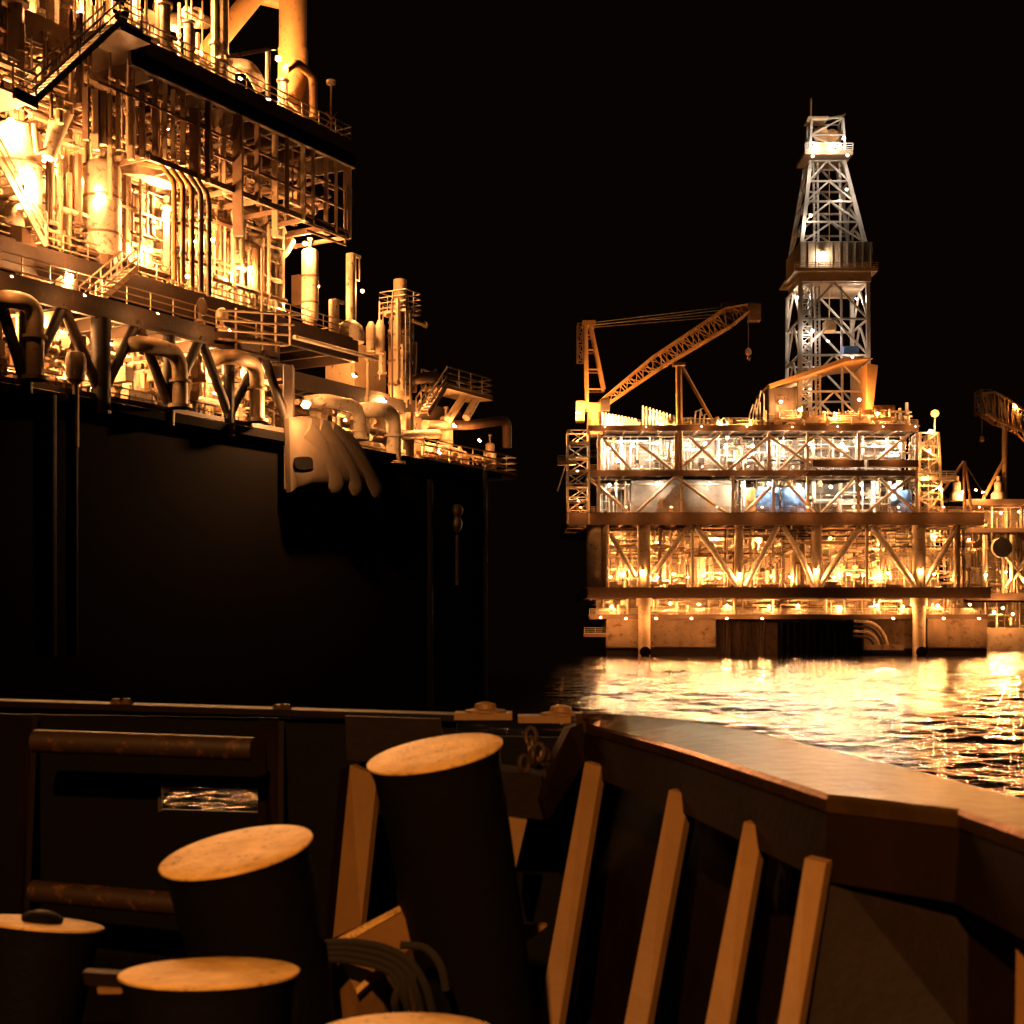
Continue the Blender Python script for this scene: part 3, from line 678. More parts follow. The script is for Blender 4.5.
# black hull
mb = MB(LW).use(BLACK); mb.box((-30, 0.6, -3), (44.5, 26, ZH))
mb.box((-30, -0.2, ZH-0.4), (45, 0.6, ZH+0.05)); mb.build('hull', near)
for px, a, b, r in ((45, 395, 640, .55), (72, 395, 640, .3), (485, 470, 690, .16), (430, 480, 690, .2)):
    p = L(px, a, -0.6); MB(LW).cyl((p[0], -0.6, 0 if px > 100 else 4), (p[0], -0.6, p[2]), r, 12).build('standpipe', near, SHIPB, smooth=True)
# decks
def deckL(t0, t1, w0, w1, zt, zb, m=BROWN, name='deck'):
    mb = MB(LW).use(m); mb.box((t0, w0, zt-0.2), (t1, w1, zt)); mb.box((t0, w0-0.2, zb), (t1, w0, zt+0.12)); mb.box((t0, w1, zb), (t1, w1+0.2, zt)); mb.box((t1, w0-0.2, zb), (t1+0.2, w1, zt+0.1))
    n = int((t1-t0)/2.2)
    for k in range(1, n): t = t0+(t1-t0)*k/n; mb.box((t-.12, w0, zb+.1), (t+.12, w1, zt-.2))
    mb.box((t0, (w0+w1)/2-.2, zb), (t1, (w0+w1)/2+.2, zb+.3))
    mb.box((t0, w0-0.3, zb-.05), (t1, w0-0.0, zb+.08))
    return mb.build(name, near)
deckL(Lt(128), TE, 0, 12, ZT, 34.3, DARK)
deckL(-12, Lt(128), 3, 14, ZT+.3, 34.8, TAN)
deckL(-12, 30.6, 2.5, 14, ZM, 22.9, DARK)
deckL(-12, 19.6, 0, 14, ZL, 20.9, DARK)
deckL(19.8, 44, 3, 14, ZL-.5, 20.4, DARK)
# walls that catch the light
def wallL(t0, t1, w, z0, z1, m=CREAM, step=1.4):
    mb = MB(LW).use(m).box((t0, w, z0), (t1, w+.25, z1)); k = t0
    while k < t1: mb.box((k, w-.15, z0), (k+.12, w, z1)); k += step
    return mb.build('bulkhead', near)
wallL(-12, 23.9, 9, ZM, 30.2); wallL(-12, 24, 7, 30.4, 34.4, TAN); wallL(-12, 20, 9, ZL, 22.9); wallL(-12, 22, 10, ZH, 20.9, TAN)
wallL(-12, 10, 8, 34.8, 46, CREAM); wallL(19, 40, 9, ZH, 20.4, CREAM)
mb = MB(LW).use(CREAM).box((23.9, 3, ZM), (24.1, 9, 30.2)); mb.build('end_wall', near)
for px, py, w_, h_, m in ((176,282,1.2,2.4,TAN),(250,255,.8,1.6,DARK),(272,240,1.4,1.5,TAN),(296,290,1,2.1,BROWN),(118,235,1.2,2,ORNG),(232,262,.5,.7,DARK),(222,300,1.6,1.2,BROWN)):
    q = L(px, py, 8.6); MB(LW).use(m).box((q[0], 8.3, q[2]-h_/2), (q[0]+w_, 9, q[2]+h_/2)).build('wall_cabinet', near)
# open hung frame below the top deck
mb = MB(LW).use(BROWN)
zb = 30.0
for w in (0.1, 4.5):
    mb.beam((Lt(150), w, zb), (TE, w, zb), .22, .3); mb.beam((Lt(215), w, 31.6), (TE, w, 31.6), .12, .14)
    mb.beam((Lt(100), w, 32.8), (TE, w, 32.8), .1, .12)
for k in range(9): t = Lt(150)+(TE-Lt(150))*k/8; mb.beam((t, 0.1, zb), (t, 6.5, zb), .15, .25)
mb.build('hung_frame', near)
for px, r, m, w in ((208,.14,BROWN,0),(224,.1,TAN,.5),(238,.26,BROWN,0),(257,.12,BROWN,0),(275,.16,TAN,.3),(287,.12,BROWN,0),(303,.13,TAN,0),(313,.1,BROWN,0),(326,.13,BROWN,.2),(336,.1,TAN,0),(345,.1,BROWN,.3),(349,.14,BROWN,0)):
    t = Lt(px, w); MB(LW).beam((t, w, 27.5 if px == 238 else (28.3 if px == 275 else zb-.2)), (t, w, 34.3), r*2).build('hanger', near, m)
for px, ptop, pbot, r, m in ((131,60,160,.17,TAN),(155,55,158,.12,BROWN),(183,75,166,.13,TAN),(195,110,178,.26,BROWN),(165,60,160,.1,TAN),(142,90,158,.12,BROWN),(110,95,200,.1,TAN),(96,90,150,.16,TAN),(103,92,145,.2,TAN),(86,88,140,.14,BROWN),(118,80,150,.1,TAN),(173,90,160,.1,TAN)):
    a, b = L(px, pbot, .3), L(px, ptop, .3); MB(LW).beam(a, b, r*2).build('hanger', near, m)
rn = random.Random(5)
mb = MB(LW)
for k in range(34):
    mb.use(rn.choice((TAN, BROWN, BROWN, DARK))); t = rn.uniform(Lt(85), TE-1); w = rn.uniform(1, 6); z = rn.uniform(30.2, 34); l = rn.uniform(1, 6)
    mb.beam((t, w, z), (min(t+l, TE), w, z), rn.choice((.1,.2,.35)), rn.choice((.1,.15)))
    mb.beam((t, 0.5, z+.2), (t, 6, z+.2), rn.choice((.1,.2)), .15)
mb.build('cable_tray', near, kind='stuff')
for px, py, s in ((250,180,1.0),(270,190,1.3),(300,205,1.1),(230,150,.9)):
    q = L(px, py, 3); MB(LW).box(q, (q[0]+s*1.4, 4.2, q[2]+s)).build('junction_box', near, TAN)
for k in range(3):                                                          # lower right outrigger loop of the frame
    q = 29.3+.45*k; MB(LW).tube([(Lt(306),0,q), (Lt(345,0)+.3*k,0,q), (Lt(345,0)+.3*k,0,33)], .09, 7).build('conduit', near, BROWN)
pm = ((-12, -2, 3), (-2, 6, 4), (6, 15, 5), (15, 24, 6))
for t0, t1, sd in pm:
    mb = MB(LW); pipework(mb, t0, t1, 3.2, 8.5, ZM, 30, 75, 100+sd, vert=.5, mats=(CREAM, CREAM, TAN), rmax=.35); mb.build('pipework', near, kind='stuff')
    mb = MB(LW); pipework(mb, t0, t1, 1.5, 6.8, 30.2, 34.4, 44, 110+sd, vert=.5, mats=(TAN, BROWN, TAN, BROWN), rmax=.3); mb.build('pipework', near, kind='stuff')
    mb = MB(LW); pipework(mb, t0, t1, 1.5, 9, ZH, 20.8, 70, 120+sd, vert=.25, mats=(CREAM, TAN, TAN, BROWN), rmax=.35); mb.build('pipework', near, kind='stuff')
    mb = MB(LW); pipework(mb, t0, t1, 2.8, 8.5, ZL, 22.9, 18, 130+sd, vert=.4, mats=(CREAM, TAN, BROWN), rmax=.2); mb.build('pipework', near, kind='stuff')
mb = MB(LW); pipework(mb, -10, 9, 3.5, 7.8, 35.9, 43, 120, 140, vert=.45, mats=(CREAM, CREAM, TAN, BROWN), rmax=.4); mb.build('pipework', near, kind='stuff')
mb = MB(LW); pipework(mb, 10, 24, 3, 10, 35.9, 37.5, 30, 141, vert=.5, mats=(CREAM, TAN), rmax=.3); mb.build('pipework', near, kind='stuff')
mb = MB(LW); pipework(mb, 20, 30, 3.2, 8.5, ZL-3, 21, 26, 142, vert=.5, mats=(TAN, CREAM, BROWN)); mb.build('pipework', near, kind='stuff')
mb = MB(LW); pipework(mb, 20, 38, 1.5, 8.5, ZH, 20.2, 70, 143, vert=.4, mats=(CREAM, TAN, BROWN), rmax=.3); mb.build('pipework', near, kind='stuff')
mb = MB(LW); pipework(mb, 38, 47, 1.0, 5, ZH+.8, 18.4, 34, 144, vert=.5, mats=(TAN, BROWN, CREAM), rmax=.2); mb.build('pipework', near, kind='stuff')
for t0, t1, sd in pm:
    mb = MB(LW); pipework(mb, t0, t1, 2.7, 3.3, ZM, 30, 40, 150+sd, vert=.5, mats=(TAN, BROWN, CREAM), rmax=.12); mb.build('pipework', near, kind='stuff')
    mb = MB(LW); pipework(mb, t0, t1, .6, 1.6, 30.2, 34.3, 16, 160+sd, vert=.6, mats=(TAN, BROWN), rmax=.12); mb.build('pipework', near, kind='stuff')
mb = MB(LW); pipework(mb, 7, 17, 1.2, 7, 35.9, 41.5, 70, 170, vert=.6, mats=(CREAM, CREAM, TAN, BROWN), rmax=.35); mb.build('pipework', near, kind='stuff')
mb = MB(LW); pipework(mb, -6, 8, .5, 6, 30.5, 36.5, 60, 171, vert=.5, mats=(CREAM, TAN, BROWN), rmax=.4); mb.build('pipework', near, kind='stuff')
# front truss under the lower deck
top = [(-3,290),(63,306),(137,322),(200,338),(262,352)]; bot = [(26,386),(101,396),(169,405),(229,415),(288,424)]
def tb(p, q, r, m=DARK, w=0.0, w2=None): MB(LW).cyl(L(*p, w), L(*q, w if w2 is None else w2), r, 10).build('truss_member', near, m, smooth=True)
for i, a in enumerate(top):
    tb(a, bot[i], .27, DARK if i in (1, 2) else TRUSS)
    if i: tb(a, bot[i-1], .27, TRUSS)
for i, b in enumerate(bot):
    t = Lt(b[0]); r = .5 if i in (1,) else .32
    MB(LW).cyl((t, 0, ZH-.6), (t, 0, 20.9), r, 12).build('truss_post', near, TRUSS, smooth=True)
MB(LW).beam((-12, 0, ZH+.25), (Lt(288), 0, ZH+.25), .2, .25).build('truss_chord', near, DARK)
for p, q in (((20,372),(85,340)), ((100,395),(150,352)), ((52,332),(80,372)), ((148,350),(168,400)), ((185,398),(215,366)), ((28,365),(60,322))):
    tb(p, q, .3, CREAM, 5.0)
t = Lt(288); MB(LW).beam((t, -.1, 13.5), (t, -.1, 20.8), .5, .8).build('end_post', near, DARK)
# gooseneck risers
def goose(px0, px1, pyt, pyb, r, w, label, m=TAN):
    b = L(px1, pyb, w); a = L(px0, pyt, w); z = a[2]
    mb = MB(LW).tube([(a[0], w+1.5, z), (a[0], w, z), (b[0], w, z), (b[0], w, b[2])] if px0 < px1 else [a, b], r, 14, bend=1.1)
    mb.cyl((b[0], w, b[2]), (b[0], w, b[2]+.18), r*1.5, 14); mb.cyl((b[0], w, z-1.6), (b[0], w, z-1.45), r*1.35, 14)
    return solo(mb, 'gooseneck_pipe', m, label, 'pipe', 'thick gooseneck pipes', smooth=True)
goose(8, 35, 298, 380, .42, -.7, 'thick tan gooseneck pipe at far left edge in front of the truss')
goose(140, 180, 343, 408, .42, -.7, 'thick tan gooseneck pipe in front of middle truss bays')
goose(232, 257, 356, 422, .42, -.7, 'thick tan gooseneck pipe just left of dark truss end post')
goose(325, 360, 400, 440, .42, 1.2, 'cream gooseneck pipe right of the glaring hull lamp, the left of two', CREAM)
goose(375, 394, 409, 464, .5, .2, 'tall cream gooseneck pipe with downturned end above hull edge, the right of two', CREAM)
q = L(76, 385, -.8); mb = MB(LW).lathe(q, [(.1,0),(.42,.25),(.5,.8),(.5,1.3),(.4,1.55),(.1,1.65)], 16); mb.cyl((q[0],-.8,q[2]-3), (q[0],-.8,q[2]+.1), .16, 8)
solo(mb, 'mushroom_vent', TAN, 'round topped vent standing in front of the dark truss post', 'vent', smooth=True)
# five bent tubes
TB = [((163,167),(174,182)), ((172,169),(183,186)), ((180,172),(192,189)), ((189,175),(201,193)), ((197,178),(209,198))]
for i, (a, b) in enumerate(TB):
    A = L(*a, .2); B = L(*b, -1.2); e = L(b[0], 282-4*(4-i)+14, -1.2)
    mb = MB(LW).tube([(A[0], 2.0, A[2]+.5), A, B, e], .14, 9, bend=.4)
    for py in (222, 255): p = L(b[0], py, -1.2); mb.cyl(p, (p[0], p[1], p[2]+.15), .2, 9)
    solo(mb, 'riser_tube', ORNG if i < 3 else BROWN, 'bent vertical riser tube before the bright wall, %s of five' % ordn(i, 5), 'pipe', 'bent riser tubes', smooth=True)
for py in (222, 256):
    p, q = L(172, py, -1.0), L(211, py+10, -1.0); MB(LW).beam(p, q, .12).build('tube_clamp', near, BROWN)
# tower above the top deck
t = thing('flare_tower', 'thick tan tubular tower column with diagonal braces rising out of frame above top deck', 'tower', LW(24.3, 2.5, ZT))
q = L(293, 110, 2.5)
MB(LW).cyl((q[0], 2.5, ZT), (q[0], 2.5, 52), .86, 24).build('leg', t, ORNG, smooth=True)
MB(LW).cyl((q[0], 2.5, ZT), (q[0], 2.5, L(293,50,2.5)[2]), .93, 24).build('sleeve', t, ORNG, smooth=True)
MB(LW).cyl((L(218,60,9)[0], 9, ZT), (L(218,60,9)[0], 9, 52), .5, 18).build('leg', t, ORNG, smooth=True)
MB(LW).cyl(L(200, 62, 6), L(262, -14, 4), .62, 18).build('brace', t, ORNG, smooth=True)
MB(LW).cyl(L(240, -8, 5), L(290, 4, 3), .45, 16).build('beam', t, ORNG, smooth=True)
MB(LW).cyl(L(150, 18, 4), L(205, 22, 6), .4, 16).build('beam', t, TAN, smooth=True)
mb = MB(LW).tube([L(285,70,.8), L(296,62,.8), L(313,76,.8), L(313,118,.8)], .26, 12, bend=.5)
solo(mb, 'overhead_pipe', ORNG, 'thick pipe bending down past the tower column to top deck edge', 'pipe', smooth=True)
mb = MB(LW).tube([L(228,84,3), L(228,66,3), L(250,66,3), L(262,90,3)], .42, 12, bend=1.0)
solo(mb, 'arched_duct', CREAM, 'pale arched duct on the top deck left of slim lamp post', 'duct', smooth=True)
mb = MB(LW); a, b = L(268,98,.6), L(268,52,.6); mb.cyl(a, b, .16, 10); mb.beam(L(225,57,.6), L(275,48,.6), .14, .2)
solo(mb, 'jib_post', CREAM, 'slim cream post with a horizontal jib bar beside the arched duct', 'post')
mb = MB(LW); a, b = L(331,132,.4), L(331,84,.4); mb.cyl(a, b, .06, 7); mb.lathe(b, [(.1,-.1),(.3,0),(.32,.2),(.1,.3)], 10); mb.beam(L(326,112,.4), L(336,126,.4), .08); mb.beam(L(338,112,.4), L(326,126,.4), .08)
solo(mb, 'signal_post', TAN, 'thin unlit signal post at right corner of the top deck', 'signal post')
for px, pyt, pyb, r, lab in ((189,24,66,.28,'white lit pillar behind top deck railing, left of the diagonal brace'), (165,5,48,.3,'white lit pillar behind top deck railing, next to upper stair landing'), (283,82,108,.28,'short pale pipe stub at the foot of the tower column')):
    a, b = L(px, pyb, 1.6), L(px, pyt, 1.6); mb = MB(LW).cyl((a[0],1.6,ZT), b, r, 12); mb.cyl((b[0],1.6,b[2]), (b[0],1.6,b[2]+.12), r*1.4, 12); mb.beam((a[0],1.6,ZT+1.8), (a[0]+1.0,.2,ZT), .1)
    solo(mb, 'pillar', CREAM, lab, 'pillar', smooth=True)
# railings
railing(LW, [(Lt(140), 0, ZT), (TE, 0, ZT), (TE, 3, ZT)], 'thin railing along the dark top deck edge', CREAM, group='railings of the production platform')
railing(LW, [(-12, 2.5, ZM), (30.6, 2.5, ZM), (30.6, 8, ZM)], 'thin railing along the middle deck before the bright wall', TAN, group='railings of the production platform')
railing(LW, [(-12, 0, ZL), (19.6, 0, ZL)], 'thin railing along the lower deck above the dark truss', TAN, group='railings of the production platform')
railing(LW, [(-12, 1.2, ZH+.1), (Lt(288), 1.2, ZH+.1)], 'low railing at hull level behind the truss', BROWN, group='railings of the production platform')
# stairs
a, b = L(36, 100, -2.2), L(120, 22, -2.2)
staircase(LW, a, b, (0, 1.1, 0), 'long diagonal staircase at top left running up to the top deck', CREAM, 22)
t = thing('stair_landing', 'dark edged railed landing at lower end of long top left staircase', 'landing', LW(a[0], -2, a[2]))
c = L(-10, 84, -2.2)
mb = MB(LW).use(DARK); mb.beam(L(14,93,-2.2), L(37,104,-2.2), .2, .5); mb.use(TAN).box((L(-12,90,-2.2)[0], -2.2, a[2]-.12), (a[0], 1.5, a[2]-.02)); mb.build('floor', t)
rail_mesh(MB(LW), [(L(13,90,-2.2)[0], -2.2, a[2]), (a[0], -2.2, a[2])], step=.8).build('rail', t, CREAM)
t = thing('stair_landing', 'railed upper landing where long top left staircase meets the top deck', 'landing', LW(b[0], -2, b[2]))
mb = MB(LW).use(DARK).box((b[0], -2.2, b[2]-.35), (L(142,30,-2.2)[0]+.6, 0.3, b[2])); mb.build('floor', t)
rail_mesh(MB(LW), [(b[0], -2.2, b[2]), (L(142,30,-2.2)[0], -2.2, b[2])], step=.8).build('rail', t, CREAM)
a, b = (Lt(96,.9), .9, ZL), L(128, 244, 1.2)
staircase(LW, a, (b[0]+.4, .9, ZM), (0, 1.2, 0), 'short brightly lit staircase from lower deck to middle deck', CREAM, 10)
a, b = L(-14, 150, 2.0), L(40, 216, 2.0)
staircase(LW, (b[0], 1.6, ZM), (a[0]-.5, 1.6, ZM+4.6), (0, 1.0, 0), 'glaring overexposed staircase at left edge above the middle deck', CREAM, 14)
# scaffold
t = thing('scaffold', 'open scaffold of horizontal and vertical tubes above the truss end', 'scaffold', LW(Lt(255), -.5, 20))
for j, py in enumerate((312, 322, 332, 341)):
    MB(LW).cyl(L(218, py-2, -.5), L(300-6*j, py+3, -.5), .07, 7).build('ledger', t, TAN)
for px, a, b in ((236,308,352),(262,250,350),(276,300,352),(290,312,345)):
    MB(LW).cyl(L(px, b, -.45), L(px, a, -.45), .07, 7).build('standard', t, TAN)
MB(LW).beam(L(222,341,-.2), L(285,346,-.2), .8, .06).build('board', t, TAN)
# vessels behind the bright wall
VS = ((14,225,112,1.35,3.2,'fat overexposed vertical vessel at far left edge below stair landing'), (102,240,150,1.0,3.0,'tall pale vertical vessel left of middle of the bright zone'), (118,240,155,.7,3.6,'slim pale vertical vessel just right of the tallest pale one'),
      (135,245,175,1.0,4.2,'broad vertical vessel under the pale collar ring'), (58,225,150,.8,4.5,'dim vertical vessel between glaring staircase and pale vessels'), (245,290,232,1.0,4.5,'round shouldered vessel right of the bent riser tubes'), (262,300,238,.6,4.0,'narrow vessel beside the round shouldered one'), (310,318,240,.55,3.0,'thin bright column at right end of the bright wall'))
for px, pb, pt, r, w, lab in VS:
    z1 = L(px, pt, w)[2]; t_ = Lt(px, w); vessel(LW, (t_, w, ZM+.5), r, max(1.5, z1-ZM-1), lab, CREAM)
q = L(137, 172, 3.6); mb = MB(LW).lathe((q[0],3.6,q[2]-.7), [(1.9,0),(1.95,.1),(1.95,.9),(1.9,1.0)], 24)
solo(mb, 'collar_ring', CREAM, 'wide pale collar ring around the broad vessel', 'ring', smooth=True)
mb = MB(LW).cyl(L(48,158,1.5), L(62,112,1.5), .3, 12, .55); solo(mb, 'slanted_pipe', CREAM, 'pale slanted pipe leaning right beside the dim vessel', 'pipe', smooth=True)
mb = MB(LW).cyl(L(36,152,1.5), L(56,148,1.5), .12, 8); mb.cyl(L(37,153,1.5), L(34,124,1.5), .14, 8); solo(mb, 'elbow_pipe', CREAM, 'thin white elbow pipe between fat vessel and slanted pipe', 'pipe')
mb = MB(LW).tube([L(266,262,4), L(266,226,4), L(283,226,4), L(283,250,4)], .28, 12, bend=.8); solo(mb, 'loop_pipe', CREAM, 'pale inverted U pipe high in right part of the bright wall', 'pipe', smooth=True)
mb = MB(LW).tube([L(270,246,3.4), L(270,258,3.4), L(284,256,3.4), L(292,240,3.4)], .25, 12, bend=.6); solo(mb, 'loop_pipe', CREAM, 'pale sagging pipe bend below the inverted U pipe', 'pipe', smooth=True)
mb = MB(LW).lathe((Lt(66,1.2),1.2,ZL), [(.5,0),(.5,.9),(.15,1.2)], 14); solo(mb, 'drum', CREAM, 'small drum on the lower deck under the glaring lamp', 'drum', smooth=True)
for i, px in enumerate((200, 222)):
    q = L(px, 330-5*i, -.2); mb = MB(LW).lathe((q[0], -.2, ZL+.05), [(.3,0),(.3,.15),(.12,.3),(.12,.7)], 12); mb.lathe((q[0],-.35,ZL+1.0), [(.45,-.05),(.5,0),(.45,.05),(.36,0)], 18, (1,-.4,0)) if i == 0 else mb.lathe((q[0],-.2,ZL+.6), [(.1,0),(.35,.1),(.35,.5),(.1,.7)], 12)
    solo(mb, 'valve', TAN if i else BROWN, ('hand wheel valve on the lower deck edge above the truss', 'capped pale valve on lower deck edge by the scaffold')[i], 'valve', smooth=True)
# end of the deck: stacks and dome
for px, pyt, r, w, lab in ((334,300,.34,3.2,'slim white standpipe at right end of the middle deck, left of two'), (351,254,.34,3.2,'taller white standpipe with side arm at right end of the middle deck')):
    a = L(px, pyt, w); mb = MB(LW).cyl((a[0],w,ZM), a, r, 12); mb.beam((a[0],w,a[2]), (a[0]+1.0,w,a[2]), .2)
    if px == 351: mb.tube([(a[0]+.9,w,a[2]), (a[0]+.9,w,a[2]-1.6), (a[0]-.3,w,a[2]-1.6)], .06, 6)
    solo(mb, 'standpipe', CREAM, lab, 'standpipe', 'white standpipes', smooth=True)
a = L(350, 325, 3.0); mb = MB(LW).lathe((a[0],3.0,ZM), [(.95,0),(.95,.7),(.8,1.1),(.4,1.4),(.1,1.5)], 18); solo(mb, 'domed_tank', CREAM, 'low domed tank at the foot of taller white standpipe', 'tank', smooth=True)
for i, px in enumerate((371, 380)):
    a = L(px, 308, 3); mb = MB(LW).lathe((a[0],3,ZM-.2), [(.3,0),(.34,.8),(.34,1.6+.3*i),(.15,2.0+.3*i)], 12); solo(mb, 'filter_bottle', CREAM, 'small pale filter bottle at deck end, %s of two' % ('left','right')[i], 'filter', 'pale filter bottles', smooth=True)
MB(LW).cyl(L(294,337,-.2), L(377,359,-.2), .13, 9).build('boom_pipe', near, CREAM)
mb = MB(LW).cyl(L(368,440,.8), L(368,358,.8), .13, 9); mb.cyl(L(366,358,.8), L(376,357,.8), .22, 9); solo(mb, 'post', TAN, 'slim upright post under the end of the slanting boom pipe', 'post')
# crane like vertical stack with basket
t = thing('process_column', 'upright tan process column with small railed basket on top, right of middle deck end', 'column', LW(Lt(400,2), 2, ZL-3))
def zL(px, py, w): return L(px, py, w)[2]
c = Lt(400, 2.5)
MB(LW).lathe((c,2.5,zL(400,398,2.5)), [(.82,0),(.82,4.6),(.55,4.9),(.55,6.2),(.45,6.6),(.45,8.2)], 20).build('shell', t, TAN, smooth=True)
mb = MB(LW)
for q in (.8, 2.4, 4.2): MB(LW).lathe((c,2.5,zL(400,398,2.5)+q), [(.9,0),(.9,.15)], 20).build('band', t, BROWN)
mb.cyl((c+1.2,2.2,zL(400,390,2.5)), (c+1.2,2.2,zL(400,340,2.5)), .25, 10); mb.build('side_pipe', t, BROWN)
z = zL(400,315,2.5); MB(LW).box((c-.9,1.4,z), (c+1.0,3.6,z+.15)).build('basket_floor', t, TAN)
mb = MB(LW); zc0 = zL(400,398,2.5)
for q in (-.25, .25): mb.beam((c-.6+q, 1.45, zc0), (c-.6+q, 1.45, z), .06)
for k in range(24): mb.beam((c-.85, 1.45, zc0+.3*k), (c-.35, 1.45, zc0+.3*k), .04)
mb.build('ladder', t, CREAM)
mb = MB(LW); pipework(mb, c-1.6, c+1.6, 1.2, 4, zc0-.5, zc0+6.5, 26, 190, vert=.6, mats=(TAN, CREAM, BROWN), rmax=.14); mb.build('pipework', t, kind='stuff')
rail_mesh(MB(LW), [(c-.9,1.4,z),(c+1.0,1.4,z),(c+1.0,3.6,z),(c-.9,3.6,z),(c-.9,1.4,z)], step=.9, h=1.5, rails=4).build('basket_rail', t, CREAM)
MB(LW).cyl(L(400,380,2.2), L(438,377,2.2), .4, 14).build('side_nozzle', t, BROWN, smooth=True)
MB(LW).lathe(L(405,380,2.2), [(.62,0),(.62,.3)], 16, (UX,UY,0)).build('flange', t, TAN)
# railed stair tower at the end
zs = zL(470, 391, 1); t = thing('stair_platform', 'railed cantilever platform with sloping stair on pale struts at right end of production platform', 'platform', LW(Lt(460,1), 1, zs))
t0, t1 = Lt(447,1), Lt(493,1)
MB(LW).box((t0,1,zs-.25), (t1,3.2,zs)).build('floor', t, TAN)
rail_mesh(MB(LW), [(t0,1,zs),(t1,1,zs),(t1,3.2,zs),(t0,3.2,zs)], step=1.3, h=1.3, r=.045).build('rail', t, CREAM)
a = L(428, 414, 1)
for w in (1, 2): MB(LW).beam((a[0],w,a[2]), (t0,w,zs), .12, .35).build('stringer', t, CREAM)
for w in (1, 2):
    mb = MB(LW)
    for h in (.6, 1.2): mb.beam((a[0],w,a[2]+h), (t0,w,zs+h), .09)
    for k in range(5): q = k/4; mb.beam((a[0]+(t0-a[0])*q,w,a[2]+(zs-a[2])*q), (a[0]+(t0-a[0])*q,w,a[2]+(zs-a[2])*q+1.2), .09)
    mb.build('stair_rail', t, CREAM)
mb = MB(LW)
for k in range(9): q = (k+.5)/9; mb.beam((a[0]+(t0-a[0])*q,1,a[2]+(zs-a[2])*q), (a[0]+(t0-a[0])*q,2,a[2]+(zs-a[2])*q), .22, .05)
mb.build('treads', t, CREAM)
MB(LW).cyl(L(448,420,1.6), L(466,393,1.6), .3, 12).build('strut', t, TAN, smooth=True); MB(LW).cyl(L(466,418,1.6), L(480,393,1.6), .3, 12).build('strut', t, CREAM, smooth=True)
# lower railed walkway at the end
zw = zL(470, 467, .6); t = thing('walkway', 'low railed walkway reaching out over the water at right end of the black hull', 'walkway', LW(Lt(470,.6), .6, zw))
t0, t1 = Lt(424,.6), Lt(517,.6)
MB(LW).box((t0,.6,zw-.3), (t1,3.5,zw)).build('floor', t, BROWN)
rail_mesh(MB(LW), [(t0,.6,zw),(t1,.6,zw),(t1,3.5,zw)], step=1.5, h=1.4, r=.05).build('rail', t, CREAM)
mb = MB(LW).tube([L(425,425,2), L(470,425,2), L(507,420,2), L(507,448,2)], .36, 12, bend=.8); solo(mb, 'overhead_pipe', BROWN, 'long dark pipe running right and bending down to the end walkway', 'pipe', smooth=True)
mb = MB(LW).cyl(L(400,435,1.5), L(438,434,1.5), .32, 12); solo(mb, 'cross_pipe', TAN, 'short horizontal pipe between tall gooseneck and end walkway', 'pipe', smooth=True)
q = L(446,418,2.5); vessel(LW, (q[0],2.5,q[2]-2.4), .5, 2.6, 'small upright vessel beneath the cantilever platform', TAN)
q = L(490,448,2); vessel(LW, (q[0],2,q[2]-1.5), .35, 1.9, 'slim upright vessel at right end of the end walkway', TAN)
q = L(410,440,4); MB(LW).box((q[0]-2,4,ZH), (q[0]+1.5,7,ZH+4.4)).build('equipment_house', near, CREAM)
q = L(376,380,4.5); MB(LW).box((q[0]-2.5,4.5,q[2]-2), (q[0]+1.2,7,q[2]+2.2)).build('equipment_house', near, TAN)
# lamplit hull and its shadow fingers, modelled as a cover under the hull lamp
t = thing('lit_bow_patch', 'modelled patch of lamplit hull with scalloped shadow edge and dark oval hole below the glaring lamp', 'patch', LW(Lt(335), 0, L(335,500)[2]))
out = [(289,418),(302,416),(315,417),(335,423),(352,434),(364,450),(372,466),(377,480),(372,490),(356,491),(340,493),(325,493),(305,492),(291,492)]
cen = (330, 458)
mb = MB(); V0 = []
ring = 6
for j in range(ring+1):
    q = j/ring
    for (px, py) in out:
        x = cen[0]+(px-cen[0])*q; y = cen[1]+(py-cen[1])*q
        ripple = .05*math.sin((x-.38*y)*.42)*min(1, max(0, (x-300)/40))*min(1, max(0,(y-425)/40))
        V0.append(Vector(LW(*L(x, y, -.55-.5*math.sqrt(max(0,1-q*q))+ripple))))
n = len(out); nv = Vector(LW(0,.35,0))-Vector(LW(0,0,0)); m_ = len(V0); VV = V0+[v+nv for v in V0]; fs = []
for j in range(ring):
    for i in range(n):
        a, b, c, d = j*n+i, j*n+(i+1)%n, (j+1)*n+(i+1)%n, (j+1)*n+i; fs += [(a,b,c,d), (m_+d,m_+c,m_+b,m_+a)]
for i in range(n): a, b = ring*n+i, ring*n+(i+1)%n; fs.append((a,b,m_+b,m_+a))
mb.add(VV, fs); mb.build('patch', t, LITHULL, smooth=True)
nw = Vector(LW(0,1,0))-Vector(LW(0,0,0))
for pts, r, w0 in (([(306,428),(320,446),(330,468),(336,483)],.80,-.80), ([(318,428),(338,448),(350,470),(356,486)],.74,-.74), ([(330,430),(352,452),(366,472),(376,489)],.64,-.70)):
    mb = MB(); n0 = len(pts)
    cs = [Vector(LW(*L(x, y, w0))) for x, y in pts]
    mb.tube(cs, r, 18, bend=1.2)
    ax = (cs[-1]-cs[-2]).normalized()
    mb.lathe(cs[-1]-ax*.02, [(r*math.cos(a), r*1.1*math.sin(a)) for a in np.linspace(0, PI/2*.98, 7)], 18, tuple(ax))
    mb.v = [tuple(Vector(v)-nw*(.62*(Vector(v)-cs[0]).dot(nw))) for v in mb.v]       # flattened fingers of light, shaped between shadows
    mb.build('light_finger', t, LITHULL, smooth=True)
